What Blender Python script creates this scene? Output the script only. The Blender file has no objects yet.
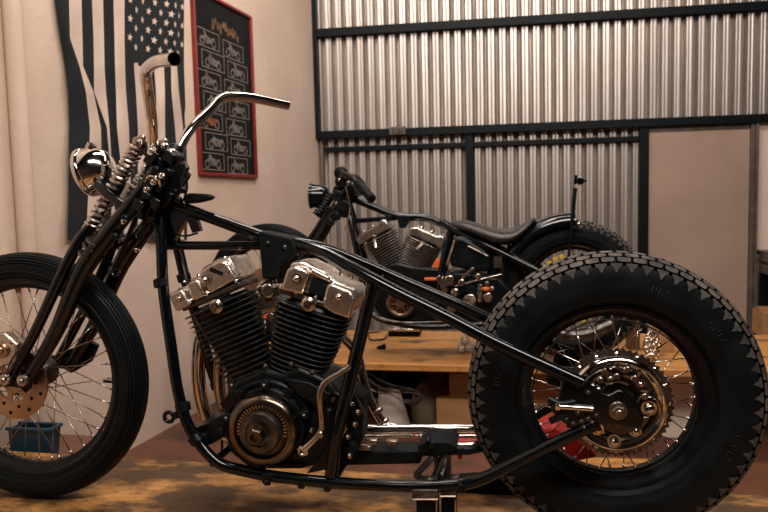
import bpy, math, random
from mathutils import Vector, Matrix, noise
from math import sin, cos, pi, radians, sqrt, atan2
random.seed(7)
SC = bpy.context.scene
COL = SC.collection
V = Vector

# ------------------------------------------------------------------ camera
CAM = V((.568, -1.722, .8235)); YAW, PITCH, ROLL, F = .184, .080, .0236, 694.0
fw = V((-sin(YAW)*cos(PITCH), cos(YAW)*cos(PITCH), -sin(PITCH)))
r0 = V((cos(YAW), sin(YAW), 0)); u0 = r0.cross(fw)
rt = r0*cos(ROLL) - u0*sin(ROLL); up = u0*cos(ROLL) + r0*sin(ROLL)
cd = bpy.data.cameras.new('camera'); cam = bpy.data.objects.new('camera', cd); COL.objects.link(cam)
cam.matrix_world = Matrix(((rt.x, up.x, -fw.x, CAM.x), (rt.y, up.y, -fw.y, CAM.y), (rt.z, up.z, -fw.z, CAM.z), (0, 0, 0, 1)))
cd.sensor_width = 36; cd.lens = F/768*36; cd.clip_start = .05; cd.clip_end = 100
cd.dof.use_dof = True; cd.dof.focus_distance = 1.62; cd.dof.aperture_fstop = 5.6
SC.camera = cam
def ray(px, py): return fw*F + rt*(px-384) - up*(py-256)
def onpl(px, py, p0, n):
    d = ray(px, py); return CAM + d*((p0-CAM).dot(n)/d.dot(n))
def P(px, py, y=0.): return onpl(px, py, V((0, y, 0)), V((0, 1, 0)))
def Pz(px, py, z=0.): return onpl(px, py, V((0, 0, z)), V((0, 0, 1)))

# ------------------------------------------------------------------ materials
MAT = {}
def nodes_of(name):
    m = bpy.data.materials.new(name); m.use_nodes = True; MAT[name] = m
    nt = m.node_tree; b = nt.nodes['Principled BSDF']
    return m, nt, b
def N(nt, t, **kw):
    n = nt.nodes.new(t)
    for k, v in kw.items():
        if k in n.inputs: n.inputs[k].default_value = v
        else: setattr(n, k, v)
    return n
def ramp(nt, fac, stops):
    r = N(nt, 'ShaderNodeValToRGB'); e = r.color_ramp.elements
    while len(e) < len(stops): e.new(.5)
    for i, (p, c) in enumerate(stops):
        e[i].position = p; e[i].color = (c[0], c[1], c[2], 1)
    nt.links.new(fac, r.inputs['Fac']); return r
def mat(name, c1, c2=None, rough=.5, metal=0., scale=20., stretch=(1, 1, 1), bump=0., lo=.35, hi=.65, rvar=0., coat=0., detail=6, bscale=None, spec=.5):
    m, nt, b = nodes_of(name); L = nt.links
    c2 = c2 or c1
    tc = N(nt, 'ShaderNodeTexCoord'); mp = N(nt, 'ShaderNodeMapping'); mp.inputs['Scale'].default_value = stretch
    L.new(tc.outputs['Object'], mp.inputs['Vector'])
    nz = N(nt, 'ShaderNodeTexNoise', Scale=scale, Detail=detail); L.new(mp.outputs['Vector'], nz.inputs['Vector'])
    r = ramp(nt, nz.outputs['Fac'], [(lo, c1), (hi, c2)]); L.new(r.outputs['Color'], b.inputs['Base Color'])
    b.inputs['Metallic'].default_value = metal; b.inputs['Roughness'].default_value = rough
    b.inputs['Specular IOR Level'].default_value = spec
    b.inputs['Coat Weight'].default_value = coat; b.inputs['Coat Roughness'].default_value = .08
    if rvar:
        mr = N(nt, 'ShaderNodeMapRange'); mr.inputs['From Min'].default_value = .3; mr.inputs['From Max'].default_value = .7
        mr.inputs['To Min'].default_value = max(.02, rough-rvar); mr.inputs['To Max'].default_value = min(1, rough+rvar)
        L.new(nz.outputs['Fac'], mr.inputs['Value']); L.new(mr.outputs['Result'], b.inputs['Roughness'])
    if bump:
        n2 = nz
        if bscale:
            n2 = N(nt, 'ShaderNodeTexNoise', Scale=bscale, Detail=8); L.new(mp.outputs['Vector'], n2.inputs['Vector'])
        bp = N(nt, 'ShaderNodeBump', Strength=bump, Distance=.01); L.new(n2.outputs['Fac'], bp.inputs['Height'])
        L.new(bp.outputs['Normal'], b.inputs['Normal'])
    return m
mat('gloss_black', (.001, .0025, .0035), (.002, .004, .0055), rough=.15, rvar=.05, scale=9, coat=.25, spec=.35)
mat('satin_black', (.0015, .0035, .005), (.004, .0065, .008), rough=.36, rvar=.1, scale=30, spec=.25)
mat('matte_black', (.002, .0045, .006), (.004, .007, .009), rough=.6, rvar=.1, scale=40, spec=.15)
mat('fin_black', (.003, .0055, .007), (.011, .0135, .015), rough=.34, rvar=.12, scale=60, metal=.2)
mat('fin_highlight', (.10, .10, .10), (.03, .032, .034), rough=.3, metal=.6, scale=90)  # paler fin edges: the highlight along them is put into the colour
mat('fin_edge', (.50, .46, .42), (.24, .22, .2), rough=.35, metal=.9, scale=60)
mat('chrome', (.80, .76, .72), (.62, .58, .54), rough=.09, metal=1, scale=25, rvar=.05)
mat('old_chrome', (.62, .55, .48), (.30, .25, .21), rough=.24, metal=1, scale=18, rvar=.12)
mat('dark_steel', (.16, .145, .13), (.05, .045, .04), rough=.38, metal=.9, scale=30, rvar=.14)
mat('aluminium', (.84, .76, .69), (.56, .49, .43), rough=.32, metal=1, scale=22, rvar=.1, bump=.15, bscale=120)
mat('bright_aluminium', (.72, .66, .60), (.50, .45, .40), rough=.3, metal=1, scale=26, rvar=.1)
mat('bronze_steel', (.50, .34, .22), (.24, .16, .11), rough=.32, metal=1, scale=10, rvar=.1)
mat('rotor_bronze', (.27, .21, .165), (.10, .08, .066), rough=.27, metal=1, scale=8, rvar=.1)
mat('rubber', (.0018, .0042, .0058), (.0035, .0065, .0085), rough=.52, rvar=.1, scale=14, bump=.08, bscale=180, spec=.18)
mat('dusty_rubber', (.125, .105, .09), (.035, .033, .031), rough=.8, scale=26, bump=.2, bscale=160)
mat('worn_lit_rubber', (.075, .064, .055), (.016, .017, .018), rough=.8, scale=26, bump=.2, bscale=160)  # worn sidewall marks; also light caught by the shoulder lugs, put into colour
mat('leather', (.012, .011, .010), (.028, .024, .02), rough=.36, scale=12, rvar=.1, bump=.3, bscale=90)
mat('galvanised', (.58, .54, .505), (.48, .445, .415), rough=.44, metal=.93, scale=3, stretch=(4, 4, .4), rvar=.06)
mat('rail_black', (.0018, .0045, .0065), (.003, .006, .0085), rough=.5, scale=8, spec=.15)
mat('dark_reflection_wall', (.10, .085, .075), (.07, .06, .052), rough=.9, scale=3)  # unseen walls coloured dark, to give chrome and cladding contrast in reflections
mat('white_fabric', (.66, .53, .44), (.58, .46, .385), rough=.95, scale=5, bump=.12, bscale=260)
mat('black_fabric', (.0035, .007, .010), (.006, .0095, .0125), rough=.95, scale=8, bump=.12, bscale=260)
mat('poster_red', (.24, .02, .018), (.17, .014, .012), rough=.4, scale=8)
mat('poster_print', (.004, .006, .0075), (.008, .009, .010), rough=.55, scale=5, spec=.15)
mat('print_line', (.30, .26, .22), rough=.5)
mat('print_grey', (.24, .21, .18), (.03, .03, .03), rough=.5, scale=60)
mat('print_gold', (.26, .15, .05), (.03, .02, .012), rough=.5, scale=40)
mat('print_orange', (.40, .11, .04), (.05, .02, .015), rough=.5, scale=90)
mat('door_panel', (.40, .295, .225), (.34, .245, .185), rough=.6, scale=2.2, bump=.05, detail=8)
mat('door_edge', (.17, .14, .12), (.10, .085, .075), rough=.5, scale=14, metal=.4)
mat('pale_panel', (.82, .68, .57), (.76, .63, .52), rough=.8, scale=3)
mat('cardboard', (.44, .235, .10), (.34, .17, .07), rough=.85, scale=6, stretch=(1, 1, 3), bump=.1)
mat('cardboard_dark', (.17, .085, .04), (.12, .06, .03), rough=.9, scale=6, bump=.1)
mat('plastic_bag', (.66, .60, .53), (.45, .40, .35), rough=.42, scale=9, bump=.5, bscale=14)
mat('blue_plastic', (.010, .05, .10), (.014, .065, .12), rough=.45, scale=5)
mat('red_paint', (.62, .03, .022), (.45, .02, .018), rough=.35, scale=12)
mat('yellow_paint', (.62, .42, .03), (.45, .28, .02), rough=.4, scale=14)
mat('orange_paint', (.75, .16, .02), (.60, .11, .015), rough=.4, scale=14)
mat('amber_wood', (.42, .20, .07), (.30, .13, .045), rough=.5, scale=10)
mat('cable', (.02, .02, .02), (.05, .045, .04), rough=.4, scale=20)
mat('white_tile', (.50, .44, .38), rough=.5)
m, nt, b = nodes_of('jug_plastic'); b.inputs['Base Color'].default_value = (.50, .44, .30, 1); b.inputs['Roughness'].default_value = .12
b.inputs['Transmission Weight'].default_value = .75; b.inputs['IOR'].default_value = 1.4
m, nt, b = nodes_of('lens_glass'); b.inputs['Base Color'].default_value = (.9, .9, .88, 1); b.inputs['Roughness'].default_value = .08
b.inputs['Transmission Weight'].default_value = .8
m, nt, b = nodes_of('foil'); L = nt.links
b.inputs['Metallic'].default_value = 1; b.inputs['Roughness'].default_value = .25; b.inputs['Base Color'].default_value = (.75, .68, .6, 1)
tc = N(nt, 'ShaderNodeTexCoord'); vo = N(nt, 'ShaderNodeTexVoronoi', Scale=60.); L.new(tc.outputs['Object'], vo.inputs['Vector'])
bp = N(nt, 'ShaderNodeBump', Strength=1., Distance=.02); L.new(vo.outputs['Distance'], bp.inputs['Height']); L.new(bp.outputs['Normal'], b.inputs['Normal'])

def plaster(name, c, dark):
    m, nt, b = nodes_of(name); L = nt.links
    tc = N(nt, 'ShaderNodeTexCoord')
    a = N(nt, 'ShaderNodeTexNoise', Scale=1.6, Detail=8, Roughness=.6); L.new(tc.outputs['Object'], a.inputs['Vector'])
    r = ramp(nt, a.outputs['Fac'], [(.35, dark), (.6, c)]); 
    p = N(nt, 'ShaderNodeTexNoise', Scale=3.1, Detail=10, Roughness=.7); L.new(tc.outputs['Object'], p.inputs['Vector'])
    pr = ramp(nt, p.outputs['Fac'], [(.60, (0, 0, 0)), (.63, (1, 1, 1))])
    mx = N(nt, 'ShaderNodeMixRGB', blend_type='MIX'); mx.inputs['Color2'].default_value = (c[0]*1.1, c[1]*1.12, c[2]*1.15, 1)
    mul = N(nt, 'ShaderNodeMath', operation='MULTIPLY'); mul.inputs[1].default_value = .6
    L.new(pr.outputs['Color'], mul.inputs[0]); L.new(mul.outputs[0], mx.inputs['Fac']); L.new(r.outputs['Color'], mx.inputs['Color1'])
    L.new(mx.outputs['Color'], b.inputs['Base Color']); b.inputs['Roughness'].default_value = .85
    f = N(nt, 'ShaderNodeTexNoise', Scale=38., Detail=6); L.new(tc.outputs['Object'], f.inputs['Vector'])
    bp = N(nt, 'ShaderNodeBump', Strength=.22, Distance=.01); L.new(f.outputs['Fac'], bp.inputs['Height']); L.new(bp.outputs['Normal'], b.inputs['Normal'])
plaster('plaster', (.66, .53, .43), (.58, .455, .365))
def wood(name, c1, c2, stain, st_lo, st_hi, sscale=2.6, rough=.55, grain=(1.2, 16, 16)):
    m, nt, b = nodes_of(name); L = nt.links
    tc = N(nt, 'ShaderNodeTexCoord'); mp = N(nt, 'ShaderNodeMapping'); mp.inputs['Scale'].default_value = grain
    L.new(tc.outputs['Object'], mp.inputs['Vector'])
    a = N(nt, 'ShaderNodeTexNoise', Scale=3., Detail=8, Roughness=.65, Distortion=.6); L.new(mp.outputs['Vector'], a.inputs['Vector'])
    r = ramp(nt, a.outputs['Fac'], [(.3, c2), (.68, c1)])
    mp2 = N(nt, 'ShaderNodeMapping'); mp2.inputs['Scale'].default_value = (1, 1.9, 1); L.new(tc.outputs['Object'], mp2.inputs['Vector'])
    s = N(nt, 'ShaderNodeTexNoise', Scale=sscale, Detail=9, Roughness=.62); L.new(mp2.outputs['Vector'], s.inputs['Vector'])
    sr = ramp(nt, s.outputs['Fac'], [(st_lo, (1, 1, 1)), (st_hi, (0, 0, 0))])
    s2 = N(nt, 'ShaderNodeTexNoise', Scale=sscale*7, Detail=6, Roughness=.7); L.new(mp2.outputs['Vector'], s2.inputs['Vector'])
    sr2 = ramp(nt, s2.outputs['Fac'], [(.34, (.8, .8, .8)), (.46, (0, 0, 0))])
    ad = N(nt, 'ShaderNodeMath', operation='MAXIMUM'); L.new(sr.outputs['Color'], ad.inputs[0]); L.new(sr2.outputs['Color'], ad.inputs[1])
    mx = N(nt, 'ShaderNodeMixRGB'); mx.inputs['Color2'].default_value = (*stain, 1)
    ml = N(nt, 'ShaderNodeMath', operation='MULTIPLY'); ml.inputs[1].default_value = .88; L.new(ad.outputs[0], ml.inputs[0])
    L.new(ml.outputs[0], mx.inputs['Fac']); L.new(r.outputs['Color'], mx.inputs['Color1']); L.new(mx.outputs['Color'], b.inputs['Base Color'])
    b.inputs['Roughness'].default_value = rough
    bp = N(nt, 'ShaderNodeBump', Strength=.25, Distance=.006); L.new(a.outputs['Fac'], bp.inputs['Height']); L.new(bp.outputs['Normal'], b.inputs['Normal'])
wood('platform_wood', (.66, .33, .095), (.42, .195, .052), (.030, .018, .011), .45, .58, sscale=4.2)
wood('bench_wood', (.62, .30, .085), (.36, .155, .038), (.05, .028, .015), .36, .45, sscale=3.0, grain=(1., 20, 20))
wood('red_floor', (.15, .056, .026), (.11, .042, .021), (.05, .03, .02), .36, .46, sscale=2.2, rough=.6, grain=(2, 2, 2))
wood('ledge_wood', (.20, .085, .045), (.14, .06, .034), (.05, .03, .02), .34, .42, sscale=3.2, rough=.6)

# ------------------------------------------------------------------ mesh builder
class G:
    def __init__(s): s.v = []; s.f = []; s.mi = []; s.cur = 0
    def add(s, vs, fs, M=None):
        n = len(s.v)
        for p in vs: s.v.append((M @ V(p)) if M else V(p))
        for f in fs: s.f.append(tuple(i+n for i in f)); s.mi.append(s.cur)
        return s
    def ring_surface(s, rings, closed=False, caps=True):
        n = len(s.v); k = len(rings[0]); R = len(rings)
        for r in rings: s.v += [V(p) for p in r]
        for i in range(R if closed else R-1):
            for j in range(k):
                a = n+i*k+j; b_ = n+i*k+(j+1) % k; i2 = (i+1) % R
                s.f.append((a, b_, n+i2*k+(j+1) % k, n+i2*k+j)); s.mi.append(s.cur)
        if caps and not closed:
            s.f.append(tuple(n+j for j in range(k))[::-1]); s.mi.append(s.cur)
            s.f.append(tuple(n+(R-1)*k+j for j in range(k))); s.mi.append(s.cur)
        return s
    def tube(s, pts, r, n=12, sub=6, closed=False, caps=True, hollow=0):
        pts = [V(p) for p in pts]; m = len(pts)
        rs = r if isinstance(r, (list, tuple)) else [r]*m
        if sub > 1 and m > 2:
            q = []; qr = []
            rng = m if closed else m-1
            for i in range(rng):
                if closed: p0, p1, p2, p3 = pts[i-1], pts[i], pts[(i+1) % m], pts[(i+2) % m]
                else: p0, p1, p2, p3 = pts[max(i-1, 0)], pts[i], pts[i+1], pts[min(i+2, m-1)]
                for k in range(sub):
                    t = k/sub
                    # centripetal-ish: scale tangents by the segment length to avoid overshoot
                    l = (p2-p1).length
                    def tan(a, c, b_):
                        d1 = (b_-a).length; d2 = (c-b_).length
                        if d1 < 1e-9 or d2 < 1e-9: return (c-a).normalized()*l
                        return ((b_-a)/d1*d2+(c-b_)/d2*d1)/(d1+d2)*l
                    m1 = tan(p0, p2, p1) if (i > 0 or closed) else (p2-p1)
                    m2 = tan(p1, p3, p2) if (i < m-2 or closed) else (p2-p1)
                    h00 = 2*t**3-3*t*t+1; h10 = t**3-2*t*t+t; h01 = -2*t**3+3*t*t; h11 = t**3-t*t
                    q.append(p1*h00+m1*h10+p2*h01+m2*h11)
                    qr.append(rs[i]*(1-t)+rs[(i+1) % m]*t)
            if not closed: q.append(pts[-1]); qr.append(rs[-1])
            pts, rs = q, qr
        m = len(pts); rings = []
        t0 = (pts[1]-pts[0]).normalized(); a = t0.orthogonal().normalized()
        for i in range(m):
            if closed: t = (pts[(i+1) % m]-pts[i-1]).normalized()
            elif i == 0: t = t0
            elif i == m-1: t = (pts[-1]-pts[-2]).normalized()
            else: t = ((pts[i+1]-pts[i]).normalized()+(pts[i]-pts[i-1]).normalized()).normalized()
            a = (a-t*a.dot(t)).normalized(); b_ = t.cross(a)
            rings.append([pts[i]+(a*cos(2*pi*k/n)+b_*sin(2*pi*k/n))*rs[i] for k in range(n)])
        if hollow:
            inner = [[pts[i]+(p-pts[i])*hollow for p in rings[i]] for i in range(m)]
            rings = rings+inner[::-1]
            return s.ring_surface(rings, closed=True)
        return s.ring_surface(rings, closed=closed, caps=caps)
    def lathe(s, prof, o, ax=(0, -1, 0), n=48, closed=False):
        """prof = [(radius, height along ax)]"""
        o = V(o); ax = V(ax).normalized(); a = ax.orthogonal().normalized(); b_ = ax.cross(a)
        rings = []
        for j in range(len(prof)):
            r, h = prof[j]; rings.append([o+ax*h+(a*cos(2*pi*k/n)+b_*sin(2*pi*k/n))*max(r, 1e-5) for k in range(n)])
        return s.ring_surface(rings, closed=closed, caps=not closed)
    def cyl(s, o, r, h0, h1, ax=(0, -1, 0), n=32, ch=.0):
        if ch: return s.lathe([(r-ch, h0), (r, h0+ch), (r, h1-ch), (r-ch, h1)], o, ax, n)
        return s.lathe([(r, h0), (r, h1)], o, ax, n)
    def box(s, c, d, M=None):
        x, y, z = d[0]/2, d[1]/2, d[2]/2
        vs = [V((i, j, k)) for i in (-x, x) for j in (-y, y) for k in (-z, z)]
        c = V(c); vs = [((M @ p) if M else p)+c for p in vs]
        return s.add(vs, [(0, 1, 3, 2), (4, 6, 7, 5), (0, 4, 5, 1), (2, 3, 7, 6), (0, 2, 6, 4), (1, 5, 7, 3)])
    def beam(s, a, b_, w, h, upv=(0, 0, 1)):
        a, b_ = V(a), V(b_); x = (b_-a).normalized(); y = V(upv).cross(x).normalized(); z = x.cross(y)
        M = Matrix((x, y, z)).transposed()
        return s.box((a+b_)/2, ((b_-a).length, w, h), M)
    def prism(s, poly, ext):
        poly = [V(p) for p in poly]; e = V(ext); k = len(poly)
        vs = poly+[p+e for p in poly]
        fs = [tuple(range(k))[::-1], tuple(range(k, 2*k))]+[(i, (i+1) % k, k+(i+1) % k, k+i) for i in range(k)]
        return s.add(vs, fs)
    def helix(s, a, b_, R, r, turns, n=8, per=18):
        a, b_ = V(a), V(b_); ax = (b_-a); L = ax.length; ax.normalize(); u = ax.orthogonal().normalized(); w = ax.cross(u)
        K = int(turns*per)
        pts = [a+ax*(L*i/K)+(u*cos(2*pi*i/per)+w*sin(2*pi*i/per))*R for i in range(K+1)]
        return s.tube(pts, r, n=n, sub=1)
    def ball(s, c, r, sc=(1, 1, 1), ax=(0, 0, 1), n=20, M=None):
        g = G(); K = n//2
        g.lathe([(r*sin(pi*i/K), -r*cos(pi*i/K)) for i in range(K+1)], (0, 0, 0), ax, n)
        S = Matrix.Diagonal((*sc, 1)); T = Matrix.Translation(V(c)) @ (M.to_4x4() if M else Matrix.Identity(4)) @ S
        return s.add(g.v, g.f, T)
    def out(s, name, m, parent=None, bevel=0, smooth=35, root=None, seg=2, sub=0):
        off = V((0, 0, 0)); p = parent
        while p is not None: off = off+p.location; p = p.parent
        me = bpy.data.meshes.new(name); me.from_pydata([tuple(q-off) for q in s.v], [], s.f)
        ms = m if isinstance(m, (list, tuple)) else [m]
        for k in ms: me.materials.append(MAT[k])
        me.polygons.foreach_set('material_index', s.mi)
        me.update()
        import bmesh
        bm = bmesh.new(); bm.from_mesh(me); bmesh.ops.recalc_face_normals(bm, faces=bm.faces); bm.to_mesh(me); bm.free()
        me.polygons.foreach_set('use_smooth', [True]*len(me.polygons))
        me.set_sharp_from_angle(angle=radians(smooth))
        o = bpy.data.objects.new(name, me); COL.objects.link(o); o.parent = parent
        if bevel:
            md = o.modifiers.new('bevel', 'BEVEL'); md.width = bevel; md.segments = seg; md.limit_method = 'ANGLE'; md.angle_limit = radians(40)
            md.harden_normals = False
        if sub:
            md = o.modifiers.new('sub', 'SUBSURF'); md.levels = sub; md.render_levels = sub
        return o
def out_split(g, name, m, parent, gap=.0015, **kw):
    """each loose cluster of the builder becomes an object of its own"""
    n = len(g.v); par = list(range(n))
    def find(i):
        while par[i] != i: par[i] = par[par[i]]; i = par[i]
        return i
    for f in g.f:
        for i in f[1:]: par[find(i)] = find(f[0])
    isl = {}
    for i in range(n): isl.setdefault(find(i), []).append(i)
    bx = [[k, [min(g.v[i][c] for i in ids)-gap for c in range(3)], [max(g.v[i][c] for i in ids)+gap for c in range(3)]] for k, ids in isl.items()]
    gp = {b_[0]: b_[0] for b_ in bx}
    def fg(k):
        while gp[k] != k: k = gp[k]
        return k
    for i, A in enumerate(bx):
        for B in bx[i+1:]:
            if all(A[1][c] <= B[2][c] and B[1][c] <= A[2][c] for c in range(3)): gp[fg(B[0])] = fg(A[0])
    cl = {}
    for k, ids in isl.items(): cl.setdefault(fg(k), []).extend(ids)
    res = []
    owner = {i: k for k, ids in cl.items() for i in ids}
    for k, ids in cl.items():
        ids.sort(); mp = {i: j for j, i in enumerate(ids)}; h = G(); h.v = [g.v[i] for i in ids]
        for f, q in zip(g.f, g.mi):
            if owner[f[0]] == k: h.f.append(tuple(mp[i] for i in f)); h.mi.append(q)
        res.append(h.out(name, m, parent, **kw))
    return res
def thing(name, label, cat, loc, group=None):
    o = bpy.data.objects.new(name, None); COL.objects.link(o); o.location = loc; o.empty_display_size = .1
    o['label'] = label; o['category'] = cat
    if group: o['group'] = group
    return o
def tag(o, label, cat, group=None):
    o['label'] = label; o['category'] = cat
    if group: o['group'] = group
    return o
def recentre(o):
    """give a top-level mesh an origin at its own base"""
    me = o.data; xs = [v.co for v in me.vertices]
    c = V(((min(p.x for p in xs)+max(p.x for p in xs))/2, (min(p.y for p in xs)+max(p.y for p in xs))/2, min(p.z for p in xs)))
    me.transform(Matrix.Translation(-c)); o.location = c; return o
def struct(o): o['kind'] = 'structure'; return o
def mir(pts): return [V((p[0], -p[1], p[2])) for p in pts]
def rotz_to(axis, side=(0, 1, 0)):
    """matrix with local Z = axis, local Y as near to side as can be"""
    z = V(axis).normalized(); y = V(side); y = (y-z*y.dot(z)).normalized(); x = y.cross(z)
    return Matrix((x, y, z)).transposed()

# ------------------------------------------------------------------ the room
ZF = -.30
LH = .10; LD = V((sin(LH), cos(LH), 0)); LN = V((cos(LH), -sin(LH), 0)); LP = V((-1.157, 1.422, ZF))
CORNER = V((-.932, 3.64, ZF)); BD = V((1, .03, 0)).normalized(); BN = V((.03, -1, 0)).normalized()
def LW(px, py, d=0.): return onpl(px, py, LP+LN*d, LN)       # a point on the left wall (d in front of it)
def BW(px, py, d=0.): return onpl(px, py, CORNER+BN*d, BN)   # a point on the back wall
def slab(a, b_, z0, z1, thick, n, name, m):
    g = G(); a, b_ = V(a), V(b_)
    g.prism([V((a.x, a.y, z0)), V((b_.x, b_.y, z0)), V((b_.x, b_.y, z1)), V((a.x, a.y, z1))], V(n)*(-thick))
    return struct(g.out(name, m))
HC = 3.2
slab(CORNER+LD*.0, CORNER-LD*7.2, ZF, HC, .12, LN, 'wall_left', 'plaster')
slab(CORNER-BD*.1+BN*-.08, CORNER+BD*5.4-BN*.08, ZF, HC, .12, BN, 'wall_back', 'plaster')
g = G(); g.box((1.3, .2, ZF-.05), (6.8, 8.6, .1)); struct(g.out('floor', 'red_floor'))
slab(V((4.4, 3.8, 0)), V((4.4, -3.6, 0)), ZF, HC, .12, V((-1, 0, 0)), 'wall_right', 'dark_reflection_wall')
slab(V((-1.9, -3.6, 0)), V((4.4, -3.6, 0)), ZF, HC, .12, V((0, 1, 0)), 'wall_front', 'dark_reflection_wall')
g = G(); g.box((1.3, .2, HC+.05), (6.8, 8.6, .1)); struct(g.out('ceiling', 'rail_black'))

# corrugated cladding, beams and posts of the back wall
def corrugated(name, s0, s1, z0, z1, d, pitch=.0832, amp=.024, ph=0.):
    g = G(); K = int((s1-s0)/pitch*28); vs = []
    for i in range(K+1):
        s_ = s0+(s1-s0)*i/K; a = 2*pi*(s_/pitch)+ph
        t_ = (a/(2*pi)) % 1.
        val = 0 if t_ < .52 else (t_-.52)/.22 if t_ < .74 else 1 if t_ < .78 else (1-t_)/.22
        w = amp*(1-2.0*val**.85)-amp*.18*max(0., 1-abs(t_-.26)/.05)
        p = CORNER+BD*s_+BN*(d+w)
        for z in (z0, z1): vs.append(V((p.x, p.y, z)))
    back = [v-BN*.004 for v in vs]; n = len(vs)
    fs = [(2*i, 2*i+2, 2*i+3, 2*i+1) for i in range(K)]+[(n+2*i, n+2*i+1, n+2*i+3, n+2*i+2) for i in range(K)]
    fs += [(2*i, n+2*i, n+2*i+2, 2*i+2) for i in range(K)]+[(2*i+1, 2*i+3, n+2*i+3, n+2*i+1) for i in range(K)]
    g.add(vs+back, fs); return g.out(name, 'galvanised', smooth=60)
zb1 = BW(320, 35).z; zb2 = BW(320, 136).z; zb3 = BW(320, 150).z
sD0 = (BW(645, 200)-CORNER).dot(BD); sD1 = (BW(754, 200)-CORNER).dot(BD); sM = (BW(470, 180)-CORNER).dot(BD)
struct(corrugated('wall_cladding_upper', .03, 4.6, zb2-.02, HC, 0.0))
struct(corrugated('wall_cladding_lower', .05, sM, ZF, zb2-.0, -.035, ph=.8))
struct(corrugated('wall_cladding_middle', sM, sD0, ZF, zb2-.0, -.035, ph=2.0))
def rail(name, s0, s1, z, h, d0, d1, m='rail_black', struct_=True):
    g = G(); a = CORNER+BD*s0+BN*d0; w = d1-d0
    g.prism([V((a.x, a.y, z-h/2)), V((a.x, a.y, z+h/2)), V((a.x, a.y, z+h/2))+BN*w, V((a.x, a.y, z-h/2))+BN*w], BD*(s1-s0))
    o = g.out(name, m, bevel=.003); return struct(o) if struct_ else o
rail('trim_upper_beam', .0, 4.6, zb1, .062, .015, .075)
rail('trim_middle_beam', .0, 4.6, zb2, .060, .015, .075)
rail('trim_lower_rail', .05, sD0, zb3, .036, -.02, .03)
def post(name, s, z0, z1, w, d0, d1, m='rail_black'):
    return rail(name, s-w/2, s+w/2, (z0+z1)/2, z1-z0, d0, d1, m)
sC = (BW(316, 80)-CORNER).dot(BD)
post('trim_corner_post', sC+.008, zb2-.03, HC, .05, .0, .07)
post('trim_corner_door_edge', sC+.035, ZF, zb2-.03, .025, -.02, .04, 'door_edge')
post('trim_middle_post', sM, ZF, zb2, .055, -.02, .05)
post('trim_door_post', sD0-.02, ZF, zb2, .062, -.03, .055)
# bolts hooked under the beam are part of the cladding: small washers
g = G()
for k in range(54):
    s_ = .06+.0832*k
    for zz in (zb1-.045,):
        p = CORNER+BD*s_+BN*.012; p.z = zz; g.cyl(p, .0075, 0, .008, ax=BN, n=8)
struct(g.out('trim_cladding_screws', 'rail_black'))
# junction box
c = BW(398, 131, .075); 
jb = thing('junction_box', 'small grey rectangular electrical box fixed on the middle steel beam', 'electrical box', c-V((0, 0, .03)))
g = G(); g.beam(c-BD*.062+BN*.02, c+BD*.062+BN*.02, .04, .062); g.out('housing', 'door_edge', jb, bevel=.004)
g = G(); g.beam(c-BD*.045+BN*.042, c+BD*.045+BN*.042, .006, .042); g.out('cover', 'dark_steel', jb, bevel=.002)
g = G(); g.cyl(c+V((0, 0, .031))+BN*.02, .008, 0, .014, ax=(0, 0, 1), n=10); g.out('conduit_gland', 'dark_steel', jb)

# door panel
zdt = BW(700, 125).z
dr = thing('door_1', 'door', 'door', CORNER+BD*((sD0+sD1)/2)+BN*.01); del dr['label']; del dr['category']; dr['kind'] = 'structure'
def quad_panel(s0, s1, z0, z1, d, th, name, m, parent, bevel=.002):
    g = G(); a = CORNER+BD*s0+BN*d
    g.prism([V((a.x, a.y, z0)), V((a.x, a.y, z1)), V((a.x, a.y, z1))+BN*th, V((a.x, a.y, z0))+BN*th], BD*(s1-s0))
    return g.out(name, m, parent, bevel=bevel)
quad_panel(sD0+.02, sD1-.045, ZF+.01, zdt-.045, .0, .03, 'door_leaf', 'door_panel', dr)
quad_panel(sD0+.02, sD1-.045, zdt-.044, zdt+.0, .0, .022, 'head_strip', 'door_edge', dr)
quad_panel(sD1-.042, sD1-.012, ZF+.01, zdt+.02, .0, .045, 'door_stile', 'door_edge', dr)
quad_panel(sD1-.010, sD1+.006, ZF+.01, zdt+.02, .0, .06, 'edge_strip', 'door_edge', dr)
# right of the door: pale sheet above a low dark cabinet
zs = BW(762, 250).z
pw = quad_panel(sD1+.02, 4.5, zs, zdt+.0, -.02, .03, 'trim_pale_sheet', 'pale_panel', None); struct(pw)
cb = thing('storage_rack', 'dark storage rack beyond the sheet metal door at the right edge', 'shelf', CORNER+BD*(sD1+.5)+BN*.2)
def rackbox(s0, s1, z0, z1, d0, d1, name, m): return quad_panel(s0, s1, z0, z1, d0, d1-d0, name, m, cb, bevel=.003)
rackbox(sD1+.03, sD1+1.0, zs-.075, zs, .03, .40, 'top_board', 'door_edge')
rackbox(sD1+.03, sD1+1.0, zs-.16, zs-.095, .03, .36, 'upper_rail', 'door_edge')
rackbox(sD1+.03, sD1+1.0, ZF+.02, zs-.16, .03, .05, 'back_board', 'rail_black')
zsh = BW(762, 338, .35).z
rackbox(sD1+.03, sD1+1.0, zsh-.03, zsh, .05, .38, 'shelf_board', 'door_edge')
for q in (sD1+.02, sD1+.97): rackbox(q, q+.03, ZF, zs-.075, .36, .39, 'upright', 'door_edge')
bc = BW(766, 335, .3)
g = G(); sx = (bc-CORNER).dot(BD)
a = CORNER+BD*(sx-.03)+BN*.12
hb = BW(762, 308, .3).z
g.prism([V((a.x, a.y, zsh)), V((a.x, a.y, hb-.03)), V((a.x, a.y, hb))+BN*.1, V((a.x, a.y, hb-.03))+BN*.2, V((a.x, a.y, zsh))+BN*.2], BD*.3)
tag(recentre(g.out('cardboard_box', 'cardboard', bevel=.003)), 'tan cardboard box on the rack at the right edge behind the fat tyre', 'box')

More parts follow.
